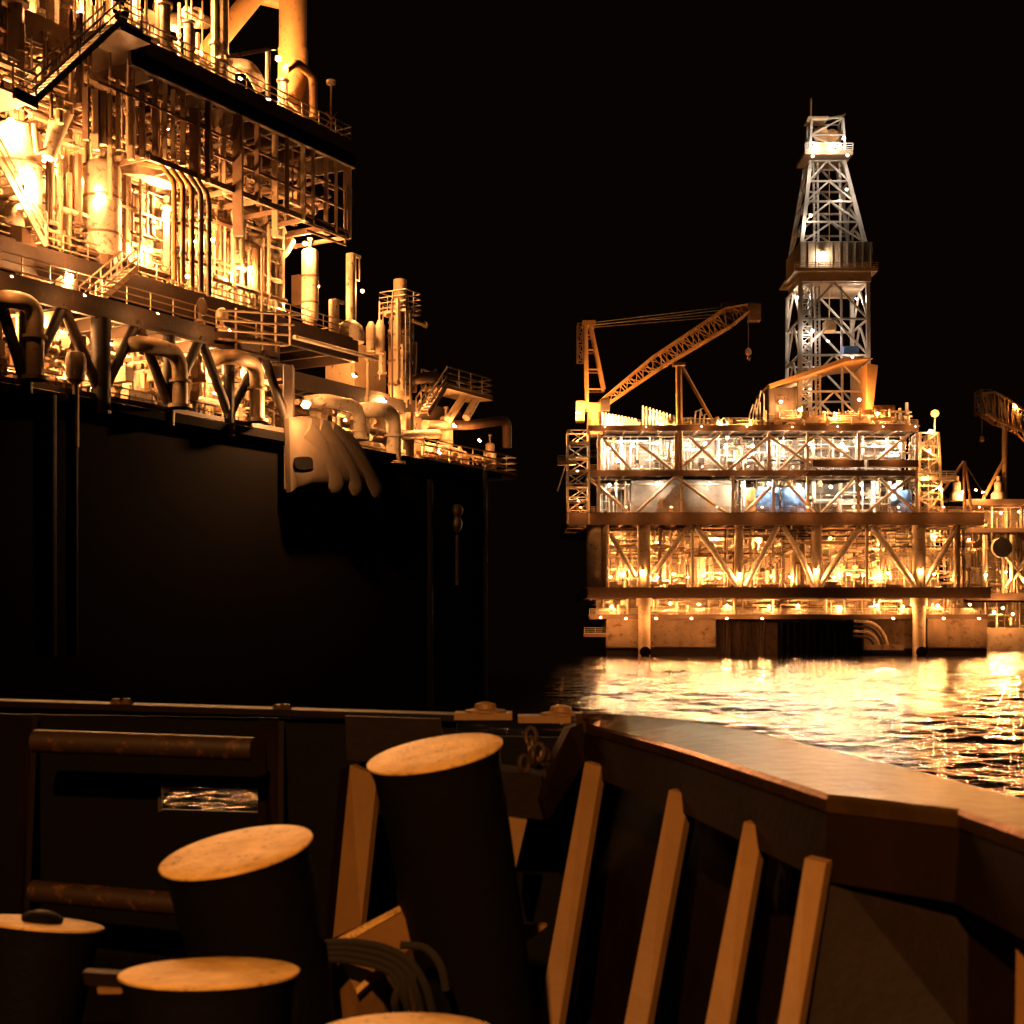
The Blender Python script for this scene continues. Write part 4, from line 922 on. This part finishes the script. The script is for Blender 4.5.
def patch_w(px, py):                                  # depth of the shell's surface at a point of its outline plan
    dx, dy = px-cen[0], py-cen[1]; best = 9
    for k in range(len(out)):
        (x0, y0), (x1, y1) = out[k], out[(k+1) % len(out)]; ex, ey = x1-x0, y1-y0; den = dx*ey-dy*ex
        if abs(den) > 1e-9:
            tt = ((x0-cen[0])*ey-(y0-cen[1])*ex)/den; uu = ((x0-cen[0])*dy-(y0-cen[1])*dx)/den
            if tt > 0 and -1e-6 <= uu <= 1+1e-6: best = min(best, tt)
    q = min(1, 1/best); return -.55-.5*math.sqrt(max(0, 1-q*q))
mb = MB(); ov = []
for k in range(20):
    a = 2*PI*k/20; hx, hy = 304+9*math.copysign(abs(math.cos(a))**.6, math.cos(a)), 463+6.5*math.copysign(abs(math.sin(a))**.6, math.sin(a))
    ov.append(LW(*L(hx, hy, patch_w(hx, hy)-.07)))
mb.prism(ov, nv*.35); mb.build('hole', t, BLACK)
mb = MB(LW).lathe(L(457,527,-.6), [(.1,-.4),(.3,-.1),(.38,.3),(.2,.7),(.42,1.0),(.42,1.3),(.2,1.6)], 12); mb.cyl(L(457,535,-.6), L(457,585,-.6), .12, 7)
solo(mb, 'hanging_fitting', ROLL, 'small pale twin lobed fitting hanging alone on the dark right end of the hull', 'fitting', smooth=True)
# lamps of the near platform
def lampL(px, py, w, em, label, size=.45, face=(0,-1,-.3)): lamp(LW, L(px,py,w), em, label, 'floodlights of the production platform', size, face)
IN = (0,.8,-.5); OUT = (0.2,-1,-.2); DN = (0,-.45,-.9); UPO = (0,-.6,.5)
lampL(28,190,1.5,SODS,'glaring floodlight on the overexposed left staircase',.5,OUT)
for px, py, w, em, lab, s, f in (
 (97,196,2.4,SOD,'floodlight in front of the tall pale vessel',.4,OUT), (165,215,2.4,SODS,'glaring floodlight left of the bent riser tubes',.45,OUT), (68,277,.8,SODS,'glaring floodlight on lower deck railing near left edge',.45,OUT),
 (212,240,2.2,SOD,'small floodlight right of the bent riser tubes',.35,OUT), (250,268,2.6,SOD,'floodlight before the round shouldered vessel',.4,DN), (305,404,-2.3,SODS,'glaring lamp directly above the lamplit hull patch',.55,(0,-.4,-.3)),
 (278,59,.8,SODS,'bright floodlight on the bent pipe by the tower column',.35,(0,-1,0)), (362,291,3,SOD,'small bright lamp above the domed tank at deck end',.35,OUT), (305,243,2.6,SOD,'small floodlight near right end of bright wall',.4,DN),
 (430,412,1.2,SOD,'small lamp at the foot of the sloping end stair',.35,OUT), (150,250,2.2,SOD,'floodlight at head of the short lit staircase',.4,DN), (10,120,2,SOD,'floodlight under the lower stair landing',.5,DN),
 (20,268,4,SOD,'floodlight inside the lower deck at left edge',.4,DN), (120,268,4,SOD,'floodlight inside the lower deck behind the short staircase',.4,DN), (187,276,4,SOD,'floodlight inside lower deck behind the riser tubes',.35,DN),
 (35,226,3,SOD,'floodlight above middle deck railing near left edge',.4,DN), (285,300,3,SOD,'floodlight low on the bright wall near its right end',.4,DN), (225,280,3,SOD,'floodlight low on bright wall right of riser tubes',.35,DN),
 (75,12,4.5,SOD,'floodlight behind the long top left staircase',.5,OUT), (20,20,4,SOD,'floodlight high in the top left corner',.5,OUT), (160,22,3.5,SODS,'glaring floodlight on top deck right of upper stair landing',.45,OUT),
 (130,-18,3,SOD,'floodlight out of frame above the stair landing',.5,DN), (200,52,3,SOD,'floodlight on top deck under the diagonal brace',.35,OUT), (240,78,4,SOD,'floodlight inside the arched duct bay on the top deck',.35,OUT), (268,100,3.5,SOD,'floodlight near foot of the tower column',.35,UPO),
 (10,372,5,SOD,'floodlight behind the truss at left edge',.35,DN), (45,345,5,SODL,'dim lamp behind the truss left of the first post',.4,IN), (60,372,6,SOD,'floodlight low behind the truss beside the mushroom vent',.3,DN), (118,378,6,SOD,'floodlight behind the truss right of first dark post',.3,DN), (150,384,6,SOD,'floodlight low behind the middle truss bay',.3,DN),
 (195,395,5,SOD,'floodlight low behind the truss right of middle gooseneck',.35,DN), (215,392,5,SODL,'dim lamp low behind the last truss bay',.4,IN), (245,400,5,SODL,'dim lamp behind the truss end bay',.4,IN),
 (325,385,4,SODL,'added dim lamp under the deck right of the end post',.5,IN), (355,375,3,SODL,'added dim lamp under deck end beside slim post',.5,IN), (345,420,4,SOD,'small lamp behind the left cream gooseneck',.3,DN), (385,400,2.5,SODL,'added dim lamp left of the process column foot',.5,IN), (415,430,2.2,SODL,'added dim lamp between column and end walkway',.5,IN),  # dim lamps here and below added, bulbs turned in, to light the deck end
 (455,425,.9,SODL,'added dim lamp beneath the cantilever platform',.45,IN), (440,452,.8,SODL,'added dim lamp at left end of the end walkway',.4,IN), (480,440,.8,SODL,'added dim lamp over the end walkway',.4,IN),
 (230,205,4,SODL,'dim lamp inside the hung frame, left of the three there',.34,IN), (280,178,4,SODL,'dim lamp inside hung frame, middle of the three there',.34,IN), (320,205,4,SODL,'dim lamp inside hung frame, right of the three there',.34,IN), (120,130,4,SODL,'dim lamp among the hangers under long staircase',.34,IN), (80,120,4,SODL,'dim lamp behind hangers right of the lower stair landing',.34,IN), (170,130,4,SODL,'dim lamp among hangers above the bent riser tubes',.34,IN),
 (12,276,-1.5,SODL,'added dark backed fill lamp out from lower deck edge above leftmost gooseneck',.17,IN),  # lamps added off the deck edge to light the truss front
 (85,295,-1.5,SODL,'added dark backed fill lamp out from the lower deck edge above mushroom vent',.17,IN),
 (158,313,-1.5,SODL,'added dark backed fill lamp out from lower deck edge above middle gooseneck',.17,IN),
 (230,330,-1.5,SODL,'added dark backed fill lamp out from lower deck edge beside the truss end',.17,IN),
 (45,160,4,SOD,'added fill lamp behind the slanted pale pipe',.45,IN),  # from here on, lamps added facing the walls for golden fill
 (80,180,4,SOD,'added fill lamp between the dim vessel and the tall pale vessel',.45,IN),
 (145,165,5,SOD,'added fill lamp under the pale collar ring',.45,IN),
 (195,240,5,SOD,'added fill lamp behind the bent riser tubes',.45,IN),
 (240,222,4.5,SOD,'added fill lamp high on bright wall under the hung frame',.45,IN),
 (268,275,4,SOD,'added fill lamp below the pale sagging pipe bend',.45,IN),
 (318,285,4,SOD,'added fill lamp at the end wall of the bright zone',.45,IN),
 (110,225,3,SOD,'added fill lamp at foot of the tall pale vessel',.45,IN),
 (5,205,4,SOD,'added fill lamp behind the glaring staircase',.45,IN),
 (100,30,5,SOD,'added fill lamp behind the middle of the long top staircase',.45,IN),
 (50,55,5,SOD,'added fill lamp under the long top left staircase',.45,IN),
 (150,45,5,SOD,'added fill lamp low on top deck by the upper landing',.45,IN),
 (178,30,5,SOD,'added fill lamp between the two white lit pillars',.45,IN),
 (60,330,5,SODL,'added dim fill lamp under lower deck beyond the first truss bay',.45,IN),
 (130,345,5,SODL,'added dim fill lamp under lower deck beyond second truss bay',.45,IN),
 (200,365,5,SODL,'added dim fill lamp under lower deck beyond third truss bay',.45,IN),
 (180,395,6,SOD,'added fill lamp low behind the middle gooseneck pipe',.45,IN),
 (90,385,6,SOD,'added fill lamp low behind the first dark truss post',.45,IN),
 (5,318,2.2,SOD,'added inward fill lamp under the lower deck behind the truss, leftmost',.36,IN),  # this row added behind the truss to brighten its backdrop
 (40,326,2.2,SOD,'added inward fill lamp under the lower deck behind the truss, second from the left',.36,IN),
 (75,334,2.2,SOD,'added inward fill lamp under the lower deck behind the truss, third from the left',.36,IN),
 (112,343,2.2,SOD,'added inward fill lamp under the lower deck behind the truss, fourth from the left',.36,IN),
 (145,350,2.2,SOD,'added inward fill lamp under the lower deck behind the truss, fifth from the left',.36,IN),
 (180,357,2.2,SOD,'added inward fill lamp under the lower deck behind the truss, sixth from the left',.36,IN),
 (212,365,2.2,SOD,'added inward fill lamp under the lower deck behind the truss, seventh from the left',.36,IN),
 (248,373,2.2,SOD,'added inward fill lamp under the lower deck behind the truss, rightmost',.36,IN)):
    lampL(px, py, w, em, lab, s, f)

# ================================================================== SEA
SEA_SLOPE = 0.13
m = bpy.data.materials.new('sea_water'); m.use_nodes = True; nt = m.node_tree; b = nt.nodes['Principled BSDF']
b.inputs['Base Color'].default_value = (0.004, 0.004, 0.005, 1); b.inputs['Roughness'].default_value = 0.03; b.inputs['IOR'].default_value = 1.33
tc = nt.nodes.new('ShaderNodeTexCoord'); prev = None
for sc_, stx, sty, dist, det in ((1.6, 0.35, 1.0, 0.10, 4), (6.0, 0.4, 1.0, 0.03, 3)):
    mp = nt.nodes.new('ShaderNodeMapping'); mp.inputs['Scale'].default_value = (stx, sty, 1)
    nz = nt.nodes.new('ShaderNodeTexNoise'); nz.inputs['Scale'].default_value = sc_; nz.inputs['Detail'].default_value = det; nz.inputs['Roughness'].default_value = .55
    bp = nt.nodes.new('ShaderNodeBump'); bp.inputs['Strength'].default_value = 1.0; bp.inputs['Distance'].default_value = dist
    nt.links.new(tc.outputs['Object'], mp.inputs['Vector']); nt.links.new(mp.outputs['Vector'], nz.inputs['Vector']); nt.links.new(nz.outputs['Fac'], bp.inputs['Height'])
    if prev: nt.links.new(prev.outputs['Normal'], bp.inputs['Normal'])
    prev = bp
nt.links.new(prev.outputs['Normal'], b.inputs['Normal'])
rg = np.random.RandomState(4)
pys = np.concatenate([np.arange(642.5, 835, 0.34), 625+(210*1.03**np.arange(1, 56))])
ys = F*CZ/(pys-PY0); tn = np.concatenate([np.linspace(-.8,-.4,60)[:-1], np.linspace(-.4,.4,1000), np.linspace(.4,.8,60)[1:]])
Yg = np.repeat(ys[:,None], len(tn), 1); Xg = Yg*tn[None,:]
dy = np.abs(np.gradient(ys))[:,None]; Z = np.zeros_like(Xg)
for k in range(90):
    lam = 0.22*(7/.22)**(rg.rand()**1.2); th = rg.normal(0.25, .55); kk = 2*PI/lam
    Z += SEA_SLOPE*math.sqrt(2/90)/kk*np.clip(lam/(2.2*dy)-.6, 0, 1)*np.sin(kk*(Xg*math.sin(th)+Yg*math.cos(th))+rg.rand()*7)
nr, nc = Xg.shape
V = np.stack([Xg, Yg, Z], -1).reshape(-1, 3); base = len(V)
V = np.concatenate([V, [(-900,-200,-.6),(900,-200,-.6),(900,1400,-.6),(-900,1400,-.6)]])
a = (np.arange(nr-1)[:,None]*nc+np.arange(nc-1)[None,:]).reshape(-1)
Fq = np.concatenate([np.stack([a+nc, a+nc+1, a+1, a], 1), [[base, base+1, base+2, base+3]]]).astype(np.int32)
me = bpy.data.meshes.new('sea'); me.vertices.add(len(V)); me.vertices.foreach_set('co', V.astype(np.float32).ravel())
me.loops.add(Fq.size); me.loops.foreach_set('vertex_index', Fq.ravel()); me.polygons.add(len(Fq))
me.polygons.foreach_set('loop_start', np.arange(len(Fq), dtype=np.int32)*4); me.polygons.foreach_set('loop_total', np.full(len(Fq), 4, dtype=np.int32))
me.polygons.foreach_set('use_smooth', np.ones(len(Fq), dtype=bool)); me.update(calc_edges=True); me.materials.append(m)
o = bpy.data.objects.new('sea', me); COL.objects.link(o); o['kind'] = 'structure'

# ================================================================== OWN SHIP, foreground
DZ = 3.6
mb = MB(); mb.box((-5,-3,DZ-.3), (1.6,8.35,DZ)); o = mb.build('deck', None, BLACK); o['kind'] = 'structure'
t = thing('ship_hull', 'black outer hull of the ship under the foreground deck', 'hull', (-1.5, 3, 0))
MB().box((-5,-3,-1), (1.1,8.3,DZ-.31)).build('hull', t, BLACK)
# aft bulwark
t = thing('bulwark', 'dark low bulwark wall across left foreground with two horizontal pipe bars and a cut out', 'bulwark', (-1.6, 7.9, DZ))
def BW(s, w, z):                                     # s: 0..1 along the wall from left; w towards the camera
    return (-3.6+3.30*s, 8.32-.72*s-w, z)
sx = lambda px: next(s for s in np.linspace(0, 1.2, 2401) if PX0+F*(BW(s,0,0)[0])/BW(s,0,0)[1] >= px)
def topz(s): return 5.055-.055*s
mb = MB(BW)
for a, b_, z0, z1 in ((-.2, sx(160), DZ, 4.98), (sx(160), sx(262), 4.58, 4.98), (sx(160), sx(262), DZ, 4.45), (sx(262), 1.0, DZ, 4.98)):
    mb.box((a, -.03, z0), (b_, .0, z1))
mb.box((1.0,-.03,DZ),(1.2,0,4.9)); mb.build('plate', t, SHIPB)
mb = MB(BW); 
for a, b_ in ((-.2,.25),(.25,.5),(.5,.75),(.75,1.02)): mb.beam((a,-.02,topz(a)), (b_,-.02,topz(b_)), .2, .035)
mb.build('cap_rail', t, SHIPD)
mb = MB(BW); mb.beam((sx(161), .02, 4.44), (sx(161), .02, 4.60), .02, .02); mb.beam((sx(180), .02, 4.59), (sx(262), .02, 4.585), .012, .012); mb.build('opening_rim', t, ROLL)
for pa, pb in ((18, 36), (258, 280)):
    a, b_ = sx(pa), sx(pb); mb = MB(BW); mb.add([Vector(BW(*p)) for p in ((a,.02,DZ),(b_+.012,.34,DZ),(b_,.06,4.97),(a,.02,4.97),(a+.012,.02,DZ),(b_+.022,.34,DZ),(b_+.01,.06,4.97),(a+.012,.02,4.97))], [(0,1,2,3),(7,6,5,4),(0,4,5,1),(1,5,6,2),(2,6,7,3),(3,7,4,0)])
    mb.build('bracket', t, SHIPD)
for (pa, ya), (pb, yb), r in (((35,741),(254,749),.062), ((33,891),(200,906),.06)):
    MB().cyl(P(pa,ya,7.55), P(pb,yb,7.3), r, 18).build('pipe_bar', t, ROLL, smooth=True)
mb = MB()
for px in (116, 127, 278, 286): q = P(px, 702+(px>200)*6, 8.0 if px < 200 else 7.8); mb.lathe(q-Vector((0,0,.03)), [(.035,0),(.04,.02),(.02,.05)], 8)
mb.build('bolt', t, ROLL)
def poly(name, pts, d, th, m, parent, label=None):   # flat plate facing the camera's side, given its corner points
    mb = MB(); dd = d if isinstance(d, (list, tuple)) else [d]*len(pts)
    mb.prism([P(x, y, k) for (x, y), k in zip(pts, dd)], Vector(th)); return mb.build(name, parent, m, label=label)
poly('corner_plate', [(345,716),(440,719),(447,758),(430,768),(347,760)], 7.2, (0,.04,0), SHIPD, t)
poly('stay_flange', [(350,765),(377,776),(361,925),(333,938)], [7.1,7.0,6.7,6.8], (0.02,.05,0), SHIPL, t)
poly('stay_web', [(350,765),(340,770),(325,938),(333,938)], [7.1,7.3,7.0,6.8], (0.0,.05,0), SHIPD, t)
# right bulwark with wide cap rail
t = thing('bulwark', 'curved right foreground bulwark with wide glossy cap rail and tan upright stiffeners', 'bulwark', (.7, 5.5, DZ))
zc = 5.0
inn = [(.372,7.15),(.50,6.55),(.655,5.85),(.80,4.95),(.925,4.12),(1.08,3.95),(1.21,3.80),(1.235,3.35),(1.23,2.6)]
outr = [(.36,7.95),(.70,7.75),(1.02,7.05),(1.22,6.1),(1.36,5.1),(1.42,4.6),(1.45,4.2),(1.50,3.8),(1.55,2.6)]
def crv(p, m_=4):
    o_ = []
    for k in range(len(p)-1):
        a0, a1, a2, a3 = [np.array(p[min(max(k+e, 0), len(p)-1)]) for e in (-1, 0, 1, 2)]
        for q in range(m_):
            u = q/m_; o_.append(tuple(.5*(2*a1+(a2-a0)*u+(2*a0-5*a1+4*a2-a3)*u*u+(3*a1-a0-3*a2+a3)*u**3)))
    return o_+[p[-1]]
inn0 = inn; oz = [.05,.05,.045,.03,.012,0,0,0,0]
outr = [(a*(.5-q)/.5, b_*(.5-q)/.5) for (a, b_), q in zip(outr, oz)]        # the cap leans inboard towards its far tip
cv2 = lambda p: crv(p[:5])+list(p[5:])                                    # curved part, crisp corner, then straight runs
inn, outr, oz = cv2(inn), cv2(outr), [q[0] for q in cv2([(q, 0) for q in oz])]
mb = MB(); vs = []; n = len(inn)
for (a, b_), (c, e), q in zip(inn, outr, oz):
    z = zc; dx, dy = c-a, e-b_
    vs += [Vector((a,b_,z-.014)), Vector((a+dx*.03,b_+dy*.03,z)), Vector((a+dx*.5,b_+dy*.5,z+.001+q*.5)), Vector((a+dx*.97,b_+dy*.97,z+q*.97)), Vector((c,e,z-.014+q)), Vector((c,e,z-.05)), Vector((a,b_,z-.05))]
fs = []
for i in range(n-1):
    for k in range(7): fs.append((i*7+k, i*7+(k+1)%7, (i+1)*7+(k+1)%7, (i+1)*7+k))
fs += [tuple(range(6,-1,-1)), tuple((n-1)*7+k for k in range(7))]
mb.add(vs, fs); mb.build('cap_rail', t, CAPM)
def strip(name, pts, z0, z1, m, off=(0,0)):
    mb = MB(); vs = []
    for k, (a, b_) in enumerate(pts): vs += [Vector((a+off[0],b_+off[1],z1)), Vector((a+off[0]-(z1-z0)*.1,b_+off[1]-.02,z0)), Vector((a+off[0]+.02,b_+off[1],z1)), Vector((a+off[0]+.02-(z1-z0)*.1,b_+off[1]-.02,z0))]
    fs = []
    for i in range(len(pts)-1): o_ = i*4; fs += [(o_,o_+4,o_+5,o_+1), (o_+2,o_+3,o_+7,o_+6), (o_+1,o_+5,o_+7,o_+3), (o_,o_+2,o_+6,o_+4)]
    fs += [(0,1,3,2), (4*len(pts)-4,4*len(pts)-2,4*len(pts)-1,4*len(pts)-3)]
    mb.add(vs, fs); return mb.build(name, t, m)
strip('fascia', inn, zc-.25, zc-.051, SHIPD, (.005,0))
back = [(a+.27*(1-.5*(i>3)), b_+.2) for i, (a, b_) in enumerate(inn0[:5])]; back.insert(0, (.42, 7.75))
mb = MB(); vs = []
for a, b_ in back: vs += [Vector((a,b_,zc-.05)), Vector((a-.36,b_-.05,DZ)), Vector((a+.03,b_,zc-.05)), Vector((a-.33,b_-.05,DZ))]
fs = []
for i in range(len(back)-1): o_ = i*4; fs += [(o_,o_+4,o_+5,o_+1), (o_+2,o_+3,o_+7,o_+6), (o_+1,o_+5,o_+7,o_+3), (o_,o_+2,o_+6,o_+4)]
mb.add(vs, fs); mb.build('plate', t, SHIPD)
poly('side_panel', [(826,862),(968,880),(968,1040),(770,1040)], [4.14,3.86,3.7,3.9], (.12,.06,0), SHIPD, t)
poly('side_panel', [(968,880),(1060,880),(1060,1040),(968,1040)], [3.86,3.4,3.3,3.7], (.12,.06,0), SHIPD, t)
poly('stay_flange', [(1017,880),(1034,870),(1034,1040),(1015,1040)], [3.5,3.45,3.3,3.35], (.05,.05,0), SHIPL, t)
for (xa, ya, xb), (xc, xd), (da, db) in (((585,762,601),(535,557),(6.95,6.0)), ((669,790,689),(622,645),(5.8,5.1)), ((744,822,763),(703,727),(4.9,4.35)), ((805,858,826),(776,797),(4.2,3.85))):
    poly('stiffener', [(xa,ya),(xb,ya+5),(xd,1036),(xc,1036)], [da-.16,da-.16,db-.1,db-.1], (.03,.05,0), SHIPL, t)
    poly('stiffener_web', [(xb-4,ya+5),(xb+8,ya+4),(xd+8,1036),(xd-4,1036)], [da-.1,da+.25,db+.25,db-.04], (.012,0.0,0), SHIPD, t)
poly('corner_fascia', [(585,722),(584,764),(548,820),(543,800),(543,782),(570,728)], [7.15,7.1,6.8,6.8,6.85,7.1], (-.03,.06,0), SHIPD, t)
poly('corner_box', [(495,770),(541,776),(545,820),(500,815)], 6.85, (.02,.3,0), SHIPD, t)
poly('corner_stay', [(507,817),(527,820),(514,876),(505,842)], 6.8, (0,.04,0), SHIPL, t)
poly('corner_ledge', [(520,924),(547,926),(523,945)], [6.0,6.0,5.9], (0,.06,.0), SHIPL, t)
for i, (xa, xb, y, lab) in enumerate(((455,512,715,'flat bolted cleat plate left of the dark gap between the bulwarks'), (518,570,718,'flat bolted cleat plate touching tip of wide cap rail'))):
    q = P((xa+xb)/2, y, 7.5); w = (xb-xa)*7.5/F
    mb = MB(); mb.box((q.x-w/2,q.y-.1,q.z-.02), (q.x+w/2,q.y+.1,q.z+.015)); mb.lathe(q+Vector((.01 if i == 0 else .09,0,.015)), [(.11,0),(.11,.012),(.06,.02),(.055,.045),(.02,.055)], 14)
    solo(mb, 'cleat_plate', SHIPL, lab, 'cleat', 'bolted cleat plates')
t = thing('shackle', 'rusty shackle with short chain lying in the gap at corner of the bulwarks', 'shackle', P(535,768,6.9))
for i, (px, py) in enumerate(((524,764),(532,757),(539,752),(545,757),(531,746),(531,736))):
    q = P(px, py, 6.9+.03*i); mb = MB(); a = .6+i*1.1
    pts = [q+Vector((.028*math.cos(u)*math.cos(a), .028*math.cos(u)*math.sin(a), .042*math.sin(u))) for u in np.linspace(0, 2*PI, 13)]
    mb.tube(pts, .012, 7); mb.build('link', t, ROLL, smooth=True)
# bollards
def bollard(cx, cy, d, rx, ax, label, nut=False, lip=.012):
    r = rx*d/F; c = P(cx, cy, d); a = Vector(ax).normalized(); h = (c.z-DZ)/a.z+.03
    t = thing('bollard', label, 'bollard', c-a*h, 'mooring bollards')
    MB().lathe(c-a*h, [(r*.74,0),(r*.93,h-.06),(r*.98,h-.012)], 40, a).build('post', t, SHIPB, smooth=True)
    tp = MB().lathe(c-a*.012, [(r*.98,0),(r,.003),(r,.009),(r-.005,.012),(r*.5,.012)], 48, a).build('top_plate', t, WORN, smooth=True)
    if nut:
        MB().lathe(c-a*.001, [(.075,0),(.08,.02),(.06,.035),(.03,.045)], 14, a).build('eye_bolt', tp, SHIPB, smooth=True)
    return t
AX = (-.165, -.15, .97)
bollard(236, 850, 4.7, 77, AX, 'leaning bollard at left with bright worn yellow top, the middle one of the left three')
bollard(434.5, 752, 5.07, 69, AX, 'tallest leaning bollard, dull orange top just below the ship rail')
bollard(210, 971, 3.95, 89, (0,.075,1), 'upright bollard in the lower left with flat bright oval top')
bollard(42, 922, 5.4, 61, (.11,.13,1), 'bollard cut by left edge with a bolt on its thin lit top', True)
bollard(405, 1036, 3.5, 98, (0,.03,1), 'bollard mostly below the bottom edge, only top rim showing')
# base pad and rope
t = thing('foundation_plate', 'tan box shaped base plate with raised corner at the foot of the tallest bollard', 'base', P(375,990,5.1))
mb = MB(); mb.prism([P(400,906,5.5), P(416,945,5.3), P(384,966,5.0), P(356,991,4.85), P(332,944,5.1)], (0,0.02,-.35)); mb.build('pad', t, SHIPL)
poly('edge_plate', [(330,942),(399,906),(401,911),(334,949)], [5.08,5.45,5.45,5.06], (0,.02,-.02), WORN, t)
poly('edge_plate', [(356,988),(382,964),(384,970),(357,994)], [4.83,4.97,4.97,4.82], (0,.02,-.02), WORN, t)
t = thing('rope_coil', 'dark mooring rope strands draped over the bollard base plate', 'rope', P(390,960,4.8))
for i in range(5):
    pts = [P(324-2*i,944+5*i,4.86), P(350,942+6*i,4.8), P(385,948+7*i,4.74), P(410-4*i,962+7*i,4.72), P(425-10*i,985+5*i,4.72), P(432-12*i,1010,4.75)] if i < 4 else [P(400,945,4.85), P(425,948,4.85), P(440,965,4.8), P(446,990,4.8)]
    Q_ = []
    for k in range(len(pts)-1):
        p0, p1, p2, p3 = pts[max(k-1,0)], pts[k], pts[k+1], pts[min(k+2,len(pts)-1)]
        for s in range(6):
            u = s/6; Q_.append(.5*((2*p1)+(p2-p0)*u+(2*p0-5*p1+4*p2-p3)*u*u+(3*p1-p0-3*p2+p3)*u**3))
    Q_.append(pts[-1]); MB().tube(Q_, .014, 8).build('strand', t, ROPE, smooth=True)
t = thing('bracket', 'small dark bracket with pale foot beside lower left bollard', 'bracket', P(115,1010,4.2))
poly('plate', [(82,972),(128,975),(128,990),(85,985)], 4.3, (0,.05,0), SHIPD, t); poly('foot', [(97,988),(126,990),(120,994),(98,994)], 4.28, (0,.05,0), SHIPL, t); poly('leg', [(126,990),(142,988),(142,1030),(136,1030)], 4.25, (0,.05,0), SHIPL, t)

# ================================================================== LIGHT, SKY, CAMERA
w = bpy.data.worlds.new('World'); scene.world = w; w.use_nodes = True
bg = w.node_tree.nodes['Background']; bg.inputs['Color'].default_value = (1.0, 0.40, 0.18, 1); bg.inputs['Strength'].default_value = 0.0022
ld = bpy.data.lights.new('ship_deck_light', 'SPOT'); ld.energy = 5200; ld.color = (1.0, .43, .11); ld.spot_size = math.radians(46); ld.spot_blend = .4; ld.shadow_soft_size = .12
lo_ = bpy.data.objects.new('ship_deck_light', ld); COL.objects.link(lo_); lo_.location = (-1.3, -3.5, 10.6)
lo_.rotation_euler = (Vector((.2, 5.8, 4.4))-lo_.location).to_track_quat('-Z', 'Y').to_euler()
cam = bpy.data.cameras.new('camera'); co = bpy.data.objects.new('camera', cam); COL.objects.link(co)
co.location = (0, 0, CZ); co.rotation_euler = (PI/2, 0, 0); cam.sensor_width = 36; cam.lens = 36*F/1024
cam.shift_y = (PY0-512)/1024; cam.clip_end = 6000; cam.clip_start = .1
cam.dof.use_dof = True; cam.dof.focus_distance = 200; cam.dof.aperture_fstop = 5.0
scene.camera = co
scene.view_settings.view_transform = 'Standard'; scene.view_settings.look = 'None'; scene.view_settings.exposure = 0; scene.view_settings.gamma = 1
scene.cycles.use_light_tree = True; scene.cycles.sample_clamp_indirect = 5; scene.cycles.sample_clamp_direct = 0; scene.cycles.max_bounces = 6; scene.cycles.glossy_bounces = 3; scene.cycles.diffuse_bounces = 3
scene.cycles.use_denoising = True
